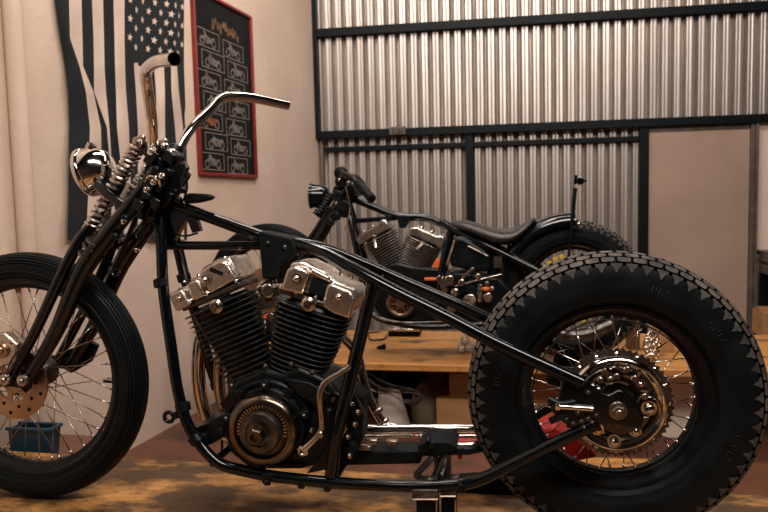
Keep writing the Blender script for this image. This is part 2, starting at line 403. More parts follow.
# pipe down the left wall
g = G(); pp = [LW(12, 8, .03), LW(19, 120, .03), LW(25, 230, .03)]
s_ = (LW(17, 100, .03)-LP).dot(LD); base = LP+LD*s_+LN*.035
g.tube([V((base.x, base.y, ZF+.26)), V((base.x, base.y, HC))], .033, n=20, sub=1)
pipe = thing('drain_pipe', 'white painted pipe running down the plaster wall left of the flag', 'pipe', (base.x, base.y, ZF))
g.out('pipe_run', 'plaster', pipe)
for zz in (.55, 1.9):
    g = G(); g.cyl((base.x, base.y, zz), .038, -.015, .015, ax=(0, 0, 1), n=24, ch=.004); g.box(V((base.x, base.y, zz))-LN*.02, (.03, .09, .025)); out_split(g, 'pipe_clamp', 'plaster', pipe)

# ------------------------------------------------------------------ flag
rows = [(-60, [52, 66, 78, 90, 101, 112, 123, 134, 144, 154, 164, 173, 180, 186]),
        (0,   [55.5, 69, 81.5, 92, 103, 113.5, 124.5, 135, 145, 155, 165, 173, 179, 184]),
        (38,  [61, 70, 82.5, 93.5, 104, 114.5, 124.5, 134, 144, 154, 164, 172, 178, 184]),
        (66,  [66, 79.5, 83, 94, 104.5, 115, 125, 134, 144, 154, 164, 171, 177, 184]),
        (92,  [69, 86, 93.5, 94, 106, 116, 126, 136, 146, 156, 165, 171.5, 179, 185]),
        (128, [70, 90, 101, 107, 109.5, 117, 129, 138, 148, 157, 165, 175, 183, 186]),
        (165, [69.5, 89, 101.5, 110, 112, 121, 130, 138, 148, 158, 166, 178, 183, 187]),
        (200, [69, 88, 100, 111, 114, 123, 131, 138, 148, 159, 168, 178, 184, 187]),
        (240, [68, 86, 99, 111, 116, 124, 132, 139, 149, 160, 169, 178, 184, 187])]
def bound(k, y):
    y = max(rows[0][0], min(rows[-1][0]-1e-6, y))
    for (ya, A), (yb, B) in zip(rows, rows[1:]):
        if ya <= y <= yb:
            t = (y-ya)/(yb-ya); return A[k]*(1-t)+B[k]*t
flag = thing('flag', 'black and white stars and stripes flag hung vertically on the plaster wall', 'flag', LP+LD*-.15+LN*.05+V((0, 0, .9)))
def flagpt(u, v, lift=0.):
    """u in stripes 0..13, v = photo row -60..240 -> a point hanging in front of the wall"""
    k = min(12, int(u)); t = u-k; px = bound(k, v)*(1-t)+bound(k+1, v)*t
    w = .022+.012*sin(u*1.25+v*.008)+.006*sin(u*2.9-v*.013)+.004*sin(v*.09+u*.5)*(1 if v > 60 else .5)
    return LW(px, v, w+lift)
for nm, ma in (('stripes', ['black_fabric', 'white_fabric']),):
    g = G(); SU, SVn = 5, 100; nu = 13*SU
    vs = [flagpt(i/SU, -60+300*j/SVn) for j in range(SVn+1) for i in range(nu+1)]
    nb = len(vs); vs += [p-LN*.003 for p in vs]; fs = []; mi = []
    for j in range(SVn):
        v = -60+300*(j+.5)/SVn
        for i in range(nu):
            u = (i+.5)/SU; k = int(u)
            cl = 59+ (4 if u < 8 else 0)+ (u-6)*1.0
            dark = (k % 2 == 0) if (k < 6 or v > cl) else True
            if k >= 6 and v > cl: dark = (k % 2 == 0)
            a = j*(nu+1)+i; fs.append((a, a+1, a+nu+2, a+nu+1)); mi.append(0 if dark else 1)
            fs.append((nb+a, nb+a+nu+1, nb+a+nu+2, nb+a+1)); mi.append(0 if dark else 1)
    edge = [j*(nu+1) for j in range(SVn+1)]; edge2 = [j*(nu+1)+nu for j in range(SVn+1)]
    for E_ in (edge, edge2):
        for a, b_ in zip(E_, E_[1:]): fs.append((a, b_, nb+b_, nb+a)); mi.append(0)
    for j in (0, SVn):
        for i in range(nu): a = j*(nu+1)+i; fs.append((a, a+1, nb+a+1, nb+a)); mi.append(0)
    g.v = vs; g.f = fs; g.mi = mi; g.out('striped_cloth', ma, flag, smooth=80)
g = G()
for rr in range(-7, 6):
    vv = rr*9.4-1.0
    for cc in range(6):
        uu = 6.55+cc*1.22+(.61 if rr % 2 else 0)
        if uu > 12.9: continue
        v0 = vv+(uu-6)*1.2
        if v0 > 55 or v0 < -58: continue
        c0 = flagpt(uu, v0, .002); e = (flagpt(min(12.95, uu+.3), v0, .002)-c0).normalized(); zz = V((0, 0, 1)); R = .0200
        pts = [c0+(e*sin(pi*k/5+.25)+zz*cos(pi*k/5+.25))*(R if k % 2 == 0 else R*.42) for k in range(10)]
        n0 = len(g.v); g.v += pts+[p+LN*.0012 for p in pts]
        for k in range(5):
            a = n0+2*k; g.f.append((a+10, n0+10+(2*k+1), n0+10+(2*k-1) % 10)); g.mi.append(0)
        g.f.append(tuple(n0+10+2*k+1 for k in range(5))); g.mi.append(0)
g.out('stars', 'white_fabric', flag, smooth=20)

# ------------------------------------------------------------------ framed poster
s0 = (LW(197, 100, .02)-LP).dot(LD); s1 = (LW(254.5, 100, .02)-LP).dot(LD); z0 = LW(254, 178, .02).z; z1 = LW(254, 18, .02).z
W_, H_ = s1-s0, z1-z0; A0 = LP+LD*s0; A0 = V((A0.x, A0.y, z0))
def PO(u, v, d): return A0+LD*(u*W_)+V((0, 0, v*H_))+LN*d
po = thing('framed_poster', 'tall black poster of small motorcycle pictures in a red frame beside the flag', 'poster', PO(.5, 0, .0))
def strip(g, u0, v0, u1, v1, d, th):
    g.prism([PO(u0, v0, d), PO(u1, v0, d), PO(u1, v1, d), PO(u0, v1, d)], LN*th)
g = G(); fwid = .018
fu, fv = fwid/W_, fwid/H_
for a in ((0, 0, fu, 1), (1-fu, 0, 1, 1), (fu, 0, 1-fu, fv), (fu, 1-fv, 1-fu, 1)): strip(g, *a, .003, .024)
g.out('frame', 'poster_red', po, bevel=.003)
g = G(); strip(g, fu*.5, fv*.5, 1-fu*.5, 1-fv*.5, .002, .010); g.out('print', 'poster_print', po)
def rect_line(g, u0, v0, u1, v1, w=.0035):
    wu, wv = w/W_, w/H_
    for a in ((u0, v0, u1, v0+wv), (u0, v1-wv, u1, v1), (u0, v0, u0+wu, v1), (u1-wu, v0, u1, v1)): strip(g, *a, .0122, .0008)
gl = G(); gm = G(); go = G(); gg = G()
cells = []
for r in range(7):
    vt = .80-r*.112
    off = .05 if r % 2 == 0 else .12
    cells.append((off, vt-.095, off+.36, vt)); cells.append((off+.42, vt-.095-.012, min(.95, off+.42+.36), vt-.012))
for k, (a, b_, c, d) in enumerate(cells):
    rect_line(gl, a, b_, c, d)
    w, h = c-a, d-b_
    tgt = go if k in (8,) else gm
    for q in (.24, .74):
        n = 14; cx, cy = a+w*q, b_+h*.33; R = .026
        ring = [PO(cx+cos(2*pi*i/n)*R/W_, cy+sin(2*pi*i/n)*R/H_, .0122) for i in range(n)]
        ring2 = [PO(cx+cos(2*pi*i/n)*R*.62/W_, cy+sin(2*pi*i/n)*R*.62/H_, .0122) for i in range(n)]
        for i in range(n):
            j = (i+1) % n; gm.prism([ring[i], ring[j], ring2[j], ring2[i]], LN*.0008)
    body = [(.2, .45), (.34, .75), (.30, .92), (.38, .9), (.46, .68), (.62, .62), (.8, .66), (.7, .45), (.6, .25), (.42, .22), (.34, .42)]
    body = [(x+random.uniform(-.03, .03), y+random.uniform(-.05, .05)) for x, y in body]
    tgt.prism([PO(a+w*x, b_+h*y, .0122) for x, y in body], LN*.0009)
for x0 in range(11):      # ragged gold banner at the head
    u = .30+x0*.042; top = .885+.012*sin(x0*1.7)-x0*.002-abs(x0-5)*.003; bot = top-.045-.012*cos(x0*2.3)
    gg.prism([PO(u, bot+.01, .0122), PO(u+.017, bot, .0122), PO(u+.034, bot+.012, .0122), PO(u+.030, top, .0122), PO(u+.012, top+.008, .0122), PO(u+.002, top-.006, .0122)], LN*.0008)
gl.out('cell_outlines', 'print_line', po); gm.out('motorcycle_pictures', 'print_grey', po); go.out('coloured_pictures', 'print_orange', po); gg.out('gold_heading', 'print_gold', po)

# ------------------------------------------------------------------ platform the near bike stands on
YB = .27
g = G(); 
a = Pz(130, 458, -.0); b_ = Pz(750, 496, -.0)
pl = thing('bike_lift_table', 'oil-stained wooden work platform under the near unfinished chopper', 'work platform', (.2, -.5, ZF))
g.prism([V((-2.0, .34, -.022)), V((2.2, .235, -.022)), V((2.2, -1.30, -.022)), V((-2.0, -1.30, -.022))], V((0, 0, .022)))
g.out('deck', 'platform_wood', pl, bevel=.003)
g = G(); g.box((.1, -.5, -.06), (4.0, .12, .07)); g.box((.1, .12, -.06), (4.0, .06, .07)); g.box((.1, -1.2, -.06), (4.0, .06, .07)); g.out('frame', 'rail_black', pl, bevel=.004)
for x in (-1.6, 1.7):
    for y in (-1.15, .1):
        g = G(); g.box((x, y, (ZF-.095)/2), (.07, .07, -ZF-.095)); g.out('leg', 'rail_black', pl, bevel=.003)

# low ledge and blue crate behind the front wheel
zl = P(30, 455, .40).z
pts = [Pz(-60, 437, zl), Pz(52, 443, zl), Pz(98, 449, zl), Pz(150, 452, zl)]
g = G(); q0 = pts[0]; q3 = pts[3]
ledge_poly = [V((-1.75, .50, zl)), V((-.86, .42, zl)), V((-.93, .80, zl)), V((-1.03, .93, zl)), V((-1.75, .93, zl))]
crate_c = None

# ------------------------------------------------------------------ motorcycle builder pieces
def wheel(parent, c, R, hw, rim_r, name, tread, spokes=40, hub_r=.028, hub_w=.07, rimmat='gloss_black', spmat='chrome', half=None):
    """wheel about the Y axis; returns the wheel part"""
    c = V(c)
    ax = (0, 1, 0)
    rw = hw*.62
    g = G()
    rp = [(rim_r+.006, -rw), (rim_r+.010, -rw-.003), (rim_r+.010, -rw-.007), (rim_r+.001, -rw-.006), (rim_r-.004, -rw+.004), (rim_r-.012, -rw*.45), (rim_r-.021, -rw*.25), (rim_r-.022, rw*.25), (rim_r-.012, rw*.45), (rim_r-.004, rw-.004),
          (rim_r+.001, rw+.006), (rim_r+.010, rw+.007), (rim_r+.010, rw+.003), (rim_r+.006, rw), (rim_r-.006, rw*.4), (rim_r-.014, rw*.2), (rim_r-.014, -rw*.2), (rim_r-.006, -rw*.4)]
    g.lathe(rp, c, ax, 72, closed=True)
    w = g.out(name, rimmat, parent, smooth=40)
    # tyre body
    Rc = (R+rim_r)/2; hh = (R-rim_r)/2
    ex = .72 if tread == 'block' else .92
    def prof(phi, out=0.):
        sx = sin(phi); cx = cos(phi)
        y = hw*math.copysign(abs(sx)**ex, sx); r = Rc+hh*math.copysign(abs(cx)**ex, cx)
        nx = math.copysign(abs(sx)**(2-ex)/hw, sx); nr = math.copysign(abs(cx)**(2-ex)/hh, cx); l = sqrt(nx*nx+nr*nr) or 1
        return r+nr/l*out, y+nx/l*out
    g = G(); pr = []
    K = 40; A = radians(158)
    for i in range(K+1):
        ph = -A+2*A*i/K; dep = 0
        if tread == 'rib' and abs(ph) < radians(72):
            dep = -.0030 if (i % 3 == 0) else 0
        if tread == 'block' and abs(ph) < radians(60): dep = -.009
        # raised ridges on the sidewall
        for rg in (104, 124):
            if abs(abs(ph)-radians(rg)) < radians(4.2): dep = .0022
        pr.append(prof(ph, dep))
    if tread == 'rib':    # finer profile for the grooves
        pr = []; K = 110
        for i in range(K+1):
            ph = -A+2*A*i/K; dg = math.degrees(ph); dep = 0
            if abs(dg) < 80 and (abs(dg)+4) % 13 < 3.4: dep = -.0036
            for rg in (104, 124, 140):
                if abs(abs(dg)-rg) < 2.4: dep = .0022
            pr.append(prof(ph, dep))
    g.lathe(pr, c, ax, 96, closed=True)
    if tread == 'block':
        def pt(ph, a, o):
            r, y = prof(radians(ph), o); return c+V((cos(a)*r, y, sin(a)*r))
        NB = 58
        def block(poly, h0, h1, mi_top=1):
            """poly in (phi deg, fraction of pitch)"""
            k = len(poly); cph = sum(p[0] for p in poly)/k; cfr = sum(p[1] for p in poly)/k
            for i in range(NB):
                a0 = 2*pi*i/NB; st = 2*pi/NB
                lo = [pt(p, a0+q*st, h0) for p, q in poly]; hi = [pt(cph+(p-cph)*.93, a0+(cfr+(q-cfr)*.92)*st, h1) for p, q in poly]
                n0 = len(g.v); g.v += lo+hi
                g.f.append(tuple(n0+k+j for j in range(k))); g.mi.append(mi_top)
                for j in range(k): g.f.append((n0+j, n0+(j+1) % k, n0+k+(j+1) % k, n0+k+j)); g.mi.append(0)
        for sg in (-1, 1):
            block([(sg*p, q) for p, q in [(56, .02), (63, .06), (66, .20), (79, .42), (66, .64), (63, .80), (56, .84)]], -.011, .001, 2)
            block([(sg*p, q) for p, q in [(38, .62), (41, .46), (51, .50), (53, .66), (53, 1.18), (51, 1.36), (41, 1.40), (38, 1.24)]], -.011, .0015)
            block([(sg*p, q) for p, q in [(19, .10), (24, -.02), (33, -.04), (36, .14), (36, .70), (33, .88), (24, .86), (19, .74)]], -.011, .0015)
        block([(-17, .55), (-8, .42), (0, .58), (8, .42), (17, .55), (17, 1.25), (8, 1.38), (0, 1.22), (-8, 1.38), (-17, 1.25)], -.011, .0012)
        # worn moulded marks on the sidewall
        for sg in (-1, 1):
            for a0, cnt in ((.55, 7), (1.15, 5), (2.9, 5), (3.7, 6), (4.6, 5), (5.8, 8)):
                for i in range(cnt):
                    a = a0+i*.030
                    for (p0, p1) in ((89, 95),):
                        if i % 3 == 0: p1 = 91.5
                        if i % 4 == 1: p0 = 92
                        q = [pt(sg*p0, a, .0), pt(sg*p1, a+.006, .0), pt(sg*p1, a+.012, .0), pt(sg*p0, a+.008, .0)]
                        q2 = [pt(sg*p0, a, .0022), pt(sg*p1, a+.006, .0022), pt(sg*p1, a+.010, .0022), pt(sg*p0, a+.005, .0022)]
                        n0 = len(g.v); g.v += q+q2; g.f.append((n0+4, n0+5, n0+6, n0+7)); g.mi.append(2)
                        for j in range(4): g.f.append((n0+j, n0+(j+1) % 4, n0+4+(j+1) % 4, n0+4+j)); g.mi.append(0)
    t = g.out('tyre', ['rubber', 'dusty_rubber', 'worn_lit_rubber'], w, smooth=38)
    g = G(); g.lathe([(.010, -hub_w-.004), (hub_r*.9, -hub_w-.004), (hub_r+.010, -hub_w), (hub_r+.010, -hub_w+.006), (hub_r*.85, -hub_w+.014), (hub_r*.62, -hub_w*.4), (hub_r*.62, hub_w*.4), (hub_r*.85, hub_w-.014), (hub_r+.010, hub_w-.006), (hub_r+.010, hub_w), (hub_r*.9, hub_w+.004), (.010, hub_w+.004)], c, ax, 32)
    g.out('hub', rimmat if rimmat not in ('gloss_black', 'satin_black') else 'dark_steel', w)
    # spokes: four kinds, the rest are turned copies
    hubl = hub_r+.006; kinds = []; per = spokes//4
    wl = c-parent.location
    for side in (-1, 1):
        for dr_ in (-1, 1):
            a1 = dr_*radians(54); st = 2*pi/spokes*(0 if (side < 0) else 2)+(2*pi/spokes if dr_ > 0 else 0)
            p0 = V((cos(a1)*hubl, side*(hub_w-.003), sin(a1)*hubl)); p1 = V(((rim_r-.018)*1, side*rw*.18, 0))
            g = G(); g.tube([p0, p0*.35+p1*.65, p1], .00145, n=6, sub=1)
            g.tube([p1*.93+p0*.07, p1], .0029, n=8, sub=1)
            kinds.append((g, st, dr_))
    off = V((0, 0, 0)); 
    for g, st, dr_ in kinds:
        me0 = None
        for k in range(per):
            if me0 is None:
                g2 = g; o = bpy.data.objects.new('spoke', None)
                me = bpy.data.meshes.new('spoke'); me.from_pydata([tuple(p) for p in g.v], [], g.f); me.materials.append(MAT[spmat])
                me.polygons.foreach_set('use_smooth', [True]*len(me.polygons)); me0 = me
            o = bpy.data.objects.new('spoke', me0); COL.objects.link(o); o.parent = w
            o.location = wl; o.rotation_euler = (0, -(st+2*pi*k/per), 0)
    return w
def bolt(g, c, r, h, ax=(0, -1, 0)):
    g.lathe([(r*.1, 0), (r, 0), (r, h*.55), (r*.82, h*.7), (r*.35, h), (r*.05, h)], c, ax, 6 if r > .004 else 8)
def acorn(g, c, r, h, ax=(0, -1, 0)):
    c = V(c); g.lathe([(r*1.35, 0), (r*1.35, .002)], c, ax, 16); g.lathe([(r, 0), (r, h*.45)], c, ax, 6)
    g.lathe([(r*.92, h*.4), (r*.85, h*.65), (r*.6, h*.88), (r*.2, h)], c, ax, 16)

def cylinder_part(parent, base, top, name, n_f, w0, w1, d0, d1, fin_t=.0022, mat_='fin_black', f0=.10, f1=.78, edge=0):
    """finned barrel and head: fins normal to the axis base->top"""
    base, top = V(base), V(top); M = rotz_to(top-base); L = (top-base).length
    g = G()
    def se(w, d, z, e=.55, n=36, wav=0):
        r = []
        for i in range(n):
            a = 2*pi*i/n; x = math.copysign(abs(cos(a))**e, cos(a))*w/2; y = math.copysign(abs(sin(a))**e, sin(a))*d/2
            r.append(base+M @ V((x, y, z)))
        return r
    g.ring_surface([se(w0*.74, d0*.74, 0), se(w1*.80, d1*.80, L*f1), se(w1*.6, d1*.7, L*.98)])
    for i in range(n_f):
        t = i/(n_f-1); z = L*(f0+(f1-f0)*t); w = w0+(w1-w0)*t**.75; d = d0+(d1-d0)*t
        if i % 5 == 4: w *= .985
        g.cur = 0; g.ring_surface([se(w*.9, d*.9, z-fin_t*1.2), se(w-.002, d-.002, z-fin_t*.7), ]); 
        g.cur = 1
        g.ring_surface([se(w-.002, d-.002, z-fin_t*.7), se(w, d, z-fin_t*.3), se(w, d, z+fin_t*.3), se(w-.002, d-.002, z+fin_t*.7)]); g.cur = 0; g.ring_surface([se(w-.002, d-.002, z+fin_t*.7), se(w*.9, d*.9, z+fin_t*1.2)])
    o = g.out(name, [mat_, 'fin_edge' if edge == 1 else 'fin_highlight'], parent, smooth=30)
    return o, M, L
def rocker(parent, org, M, name, rear=False, k=1.0, m_='aluminium', simple=False):
    """cast rocker cover sitting on a head; local x along the fins, z along the barrel"""
    T = lambda x, y, z: org+M @ V((x*k, y*k, z*k))
    def pr(g, poly, y0, y1): g.prism([T(x, y0, z) for x, z in poly], (M @ V((0, 1, 0)))*((y1-y0)*k))
    def bx(g, x0, x1, y0, y1, z0, z1): pr(g, [(x0, z0), (x1, z0), (x1, z1), (x0, z1)], y0, y1)
    g = G()
    if not rear:
        pr(g, [(-.086, -.004), (-.088, .030), (-.074, .040), (-.046, .038), (-.030, .048), (-.012, .047), (.004, .060), (.050, .066), (.080, .056), (.084, .0), ], -.050, .055)
        pr(g, [(-.088, -.010), (-.090, .032), (-.082, .036), (-.052, .034), (-.048, -.010)], -.072, -.045)
        pr(g, [(-.040, -.004), (-.040, .034), (-.032, .042), (-.012, .042), (-.006, .034), (-.006, -.004)], -.068, -.045)
        pr(g, [(.004, -.004), (.006, .050), (.016, .058), (.056, .060), (.074, .050), (.080, .004)], -.066, -.045)
        nuts = [(-.066, .016), (.012, .030)]; slots = [(.050, .046, .022)]
    else:
        pr(g, [(-.084, .0), (-.080, .056), (-.050, .066), (-.004, .060), (.030, .046), (.074, .044), (.090, .030), (.086, -.004)], -.046, .055)
        pr(g, [(-.080, -.006), (-.078, .044), (-.062, .056), (-.036, .054), (-.026, .044), (-.028, -.002)], -.070, -.045)
        pr(g, [(.020, -.012), (.018, .036), (.028, .044), (.072, .040), (.088, .026), (.088, -.020), (.050, -.020)], -.072, -.045)
        pr(g, [(-.030, .046), (-.030, .062), (.018, .054), (.020, .040)], -.060, -.045)
        nuts = [(-.050, .030), (.052, .020)]; slots = []
    o = g.out(name, m_, parent, bevel=.006*k, seg=3, smooth=45)
    g = G()
    for x, z in nuts: acorn(g, T(x, -.070, z), .0085*k, .012*k, ax=M @ V((0, -1, 0)))
    if not simple:
        for x in (-.082, -.045, .0, .078): bolt(g, T(x, -.062, -.004), .005, .012, ax=M @ V((0, 0, 1)))
        for x in (-.06, -.02, .03, .06): bolt(g, T(x, -.03, .058 if x > 0 else .044), .0045, .012, ax=M @ V((0, 0, 1)))
    out_split(g, 'cover_bolt', 'chrome', o)
    if not rear and not simple:
        g = G(); pr(g, [(.026, .046), (.034, .054), (.058, .030), (.052, .024)], -.0672, -.064); g.out('slot_shade', 'matte_black', o, bevel=.001)  # black sliver on the casting, painted in for the shade inside a slot
    if rear and not simple:
        g = G(); bx(g, -.022, .016, -.054, -.040, .002, .040); g.out('recess_shade', 'matte_black', o, bevel=.004)  # solid black block added for the shade of the hollow between the blocks
    # gasket slab
    g = G(); bx(g, -.078, .080, -.060, .060, -.016, -.004); g.out('head_gasket', 'dark_steel', o, bevel=.003)
    return o

# ================================================================== NEAR MOTORCYCLE
RXX, RZ = .8, .345
bike = thing('motorcycle', 'nearest motorcycle, an unfinished black chopper with tall chrome handlebars and fat rear tyre', 'motorcycle', (0, 0, 0))
fwheel = wheel(bike, (-.775, 0, .352), .351, .0425, .272, 'front_wheel', 'rib', 40, .03, .062, 'satin_black', 'old_chrome')
rwheel = wheel(bike, (RXX, 0, RZ), .345, .0675, .212, 'rear_wheel', 'block', 40, .042, .058, 'satin_black', 'chrome')
FC = V((-.775, 0, .352)); RC = V((RXX, 0, RZ))
# valve stem
g = G(); g.tube([FC+V((.252, -.004, -.012)), FC+V((.225, -.006, -.010))], .004, n=8); g.out('valve', 'satin_black', fwheel)
# front brake disc: drilled steel
g = G(); n = 64; ro, ri = .102, .052
def discface(y):
    return [[FC+V((cos(2*pi*k/n)*r, y, sin(2*pi*k/n)*r)) for k in range(n)] for r in (ro, ri)]
a0, b0 = discface(-.072); a1, b1 = discface(-.077)
g.ring_surface([a0, a1, b1, b0], closed=True)
for k in range(6):
    a = 2*pi*k/6; g.beam(FC+V((cos(a)*.02, -.0745, sin(a)*.02)), FC+V((cos(a+.2)*.056, -.0745, sin(a+.2)*.056)), .016, .004, upv=(0, 1, 0))
g.cyl(FC, .03, .066, .08, n=32)
disc = g.out('brake_disc', 'bronze_steel', fwheel, smooth=30)
g = G()
for k in range(18):
    a = 2*pi*k/18; r = .086 if k % 2 else .068; g.cyl(FC+V((cos(a)*r, 0, sin(a)*r)), .0052, .0768, .0776, n=12)
out_split(g, 'drilled_hole', 'matte_black', fwheel)
# caliper
g = G(); cc = P(10, 352, -.085)
g.prism([P(-22, 336, -.075), P(12, 330, -.075), P(26, 342, -.075), P(24, 360, -.075), P(4, 366, -.075), P(-20, 362, -.075)], (0, -.034, 0))
cal = g.out('brake_caliper', 'aluminium', bike, bevel=.006, seg=3)
g = G(); g.cyl(P(2, 350, -.108), .022, 0, .010, n=28, ch=.003); g.cyl(P(2, 350, -.108), .012, .009, .014, n=20, ch=.002)
for q in ((11, 343), (20, 343), (-14, 342)): bolt(g, P(*q, -.108), .0045, .006)
out_split(g, 'piston_cap', 'bronze_steel', cal)
g = G(); g.tube([P(24, 345, -.11), P(17, 352, -.118), P(9, 366, -.12), P(6, 378, -.12)], .0028, n=8); g.out('bleed_hose', 'dark_steel', cal)

# ---- frame
def rails(g, pts, r, n=14, both=True):
    g.tube(pts, r, n=n); 
    if both: g.tube(mir(pts), r, n=n)
neck = P(163, 172, 0); nd = (P(151, 208, 0)-neck)
FKD = (P(30, 380, -.09)-P(128, 205, -.09)).normalized()       # fork direction
nt0 = P(168, 160, 0); nt1 = nt0+FKD*.150
g = G()
g.tube([nt0, nt1], .029, n=24, sub=1)
g.lathe([(.030, -.004), (.034, 0), (.034, .014), (.030, .018)], nt0, FKD, 24); g.lathe([(.030, -.018), (.034, -.014), (.034, 0), (.030, .004)], nt1, FKD, 24)
back = [P(168, 203, 0), P(203, 215, 0), P(262, 236.5, 0), P(300, 250, 0)]
g.tube(back, .0158, n=18)
g.tube([P(163, 245.5, 0), P(264, 245.5, 0)], .0118, n=16, sub=1)
rail_top = [P(292, 243, -.012), P(318, 250, -.03), P(345, 264, -.055), P(400, 293.5, -.088), P(445, 316, -.108), P(490, 340, -.125), P(582, 383, -.145)]
rails(g, rail_top, .0152)
down = [P(160, 212, -.018), P(161.5, 250, -.045), P(163, 284, -.062), P(171, 345, -.088), P(180, 400, -.105), P(186, 420, -.11), P(201, 446, -.115), P(219, 463, -.12), P(245, 471, -.12), P(300, 479.5, -.12), P(370, 485, -.12), P(440, 486, -.12), P(468, 483, -.12), P(510, 465, -.125), P(548, 446, -.135), P(598, 423, -.145)]
rails(g, down, .0145)
seatp = [P(373, 284, -.075), P(361, 335, -.085), P(350, 380, -.10), P(338, 430, -.115), P(331, 476, -.118)]
rails(g, seatp, .0165, both=False)
# cross tubes
for a in (P(213, 463, -.12), P(331, 484, -.12), P(440, 487, -.12), P(373, 284, -.075)):
    g.tube([a, V((a.x, -a.y, a.z))], .011, n=12, sub=1)
frame = g.out('frame', 'gloss_black', bike, smooth=50)
# neck gusset, welded collars and tabs
g = G()
g.prism([P(158, 205, -.012), P(186, 207, -.012), P(188, 216, -.012), P(172, 243, -.012), P(163, 240, -.012)], (0, .024, 0))
g.prism([P(185, 215, -.01), P(196, 218, -.01), P(200, 231, -.01), P(192, 233, -.01)], (0, .02, 0))
g.tube([P(176, 234, -.012), P(184, 236, -.015), P(198, 233, -.015)], .003, n=8)
g.out('neck_gusset', 'gloss_black', frame, bevel=.003)
g = G(); rg = P(169, 417, -.11); 
g.tube([rg+V((cos(a)*.0125, 0, sin(a)*.0125)) for a in [2*pi*i/16 for i in range(16)]], .0055, n=10, sub=1, closed=True)
g.beam(P(173, 416, -.11), P(183, 413, -.11), .01, .018)
g.out('lift_eye', 'satin_black', frame)
g = G()      # coil / top motor mount between the heads
g.prism([P(258, 231, -.035), P(292, 238, -.035), P(298, 252, -.035), P(284, 262, -.035), P(279, 279, -.035), P(262, 279, -.035)], (0, .07, 0))
mnt = g.out('motor_mount', 'matte_black', bike, bevel=.005)
g = G()
for q in ((268, 243), (285, 247)): bolt(g, P(*q, -.036), .006, .006)
out_split(g, 'mount_bolt', 'dark_steel', mnt)
g = G()
for q, r in (((161, 283, -.064), .019), ((183, 407, -.106), .0195), ((196, 439, -.115), .019)):
    c = P(*q); i = min(range(len(down)), key=lambda k: (down[k]-c).length); t = (down[min(i+1, len(down)-1)]-down[i-1]).normalized()
    for s_ in (1, -1):
        cc = V((c.x, c.y*s_, c.z)); tt = V((t.x, t.y*s_, t.z)); g.lathe([(r*.8, -.012), (r, -.009), (r, .009), (r*.8, .012)], cc, tt, 20)
out_split(g, 'frame_collar', 'satin_black', frame)
g = G()     # front engine mount casting between the down tubes
g.prism([P(194, 428, -.09), P(207, 424, -.09), P(223, 414, -.09), P(232, 424, -.09), P(226, 436, -.09), P(212, 444, -.09), P(200, 447, -.09)], (0, .18, 0))
g.cyl(P(205, 436, -.09), .013, 0, .02, n=20); g.cyl(P(222, 430, -.09), .010, 0, .016, n=20)
g.tube([P(222, 440, -.10), P(222, 455, -.10)], .0035, n=8)
g.out('engine_mount', 'satin_black', frame, bevel=.004)
# tab under the lower rail and weld lugs
g = G()
for q in ((267, 478), (302, 482), (328, 485), (462, 486)):
    c = P(*q, -.12); g.lathe([(.013, -.008), (.0165, -.006), (.0165, .006), (.013, .008)], c, (1, 0, -.08), 18)
g.prism([P(262, 474, -.138), P(272, 474, -.138), P(270, 486, -.138), P(264, 486, -.138)], (0, .008, 0))
bolt(g, P(267, 481, -.139), .006, .01)
out_split(g, 'rail_clamp', 'satin_black', frame, bevel=.0015)
# small lever pad (tank mount) above the backbone
g = G(); g.prism([P(183, 198, -.02), P(188, 193, -.02), P(206, 194, -.02), P(212, 197, -.02), P(208, 200, -.02), P(196, 203, -.02), P(184, 204, -.02)], (0, .03, 0))
g.out('tank_mount', 'matte_black', frame, bevel=.004)
g = G()
for q in ((171, 198), (177, 192), (184, 190), (180, 200), (165, 192)): c = P(*q, -.03); g.cyl(c, .009, 0, .02, n=14, ch=.002)
g.tube([P(178, 168, -.03), P(180, 184, -.03), P(176, 196, -.03)], .003, n=8); g.tube([P(186, 172, -.01), P(187, 190, -.01), P(182, 203, -.01)], .0025, n=8)
out_split(g, 'cable_guide', 'satin_black', frame)

# ---- springer fork
rear_leg = [P(158, 170, -.075), P(132, 205, -.085), P(102, 243, -.089), P(92, 256, -.09), P(52, 340, -.092), P(27, 381, -.094)]
front_leg = [P(92, 226, -.065), P(80, 240, -.08), P(76, 247, -.085), P(31, 340, -.096), P(9, 380, -.098)]
g = G(); rr = [.019, .022, .024, .0255, .019, .015]
for s_ in (0, 1):
    g.tube(mir(rear_leg) if s_ else rear_leg, rr, n=20)
    g.tube(mir(front_leg) if s_ else front_leg, [.015, .0155, .0155, .014, .012], n=16)
fork = g.out('fork', 'gloss_black', bike, smooth=50)
g = G()
for s_ in (1, -1):
    for q, r in (((93, 248), .0285), ((88.5, 256), .0285), ((96, 243), .0275)):
        c = P(*q, -.09); c.y *= s_; g.lathe([(r*.86, -.004), (r, -.0025), (r, .0025), (r*.86, .004)], c, FKD, 24)
out_split(g, 'fork_collar', 'dark_steel', fork)
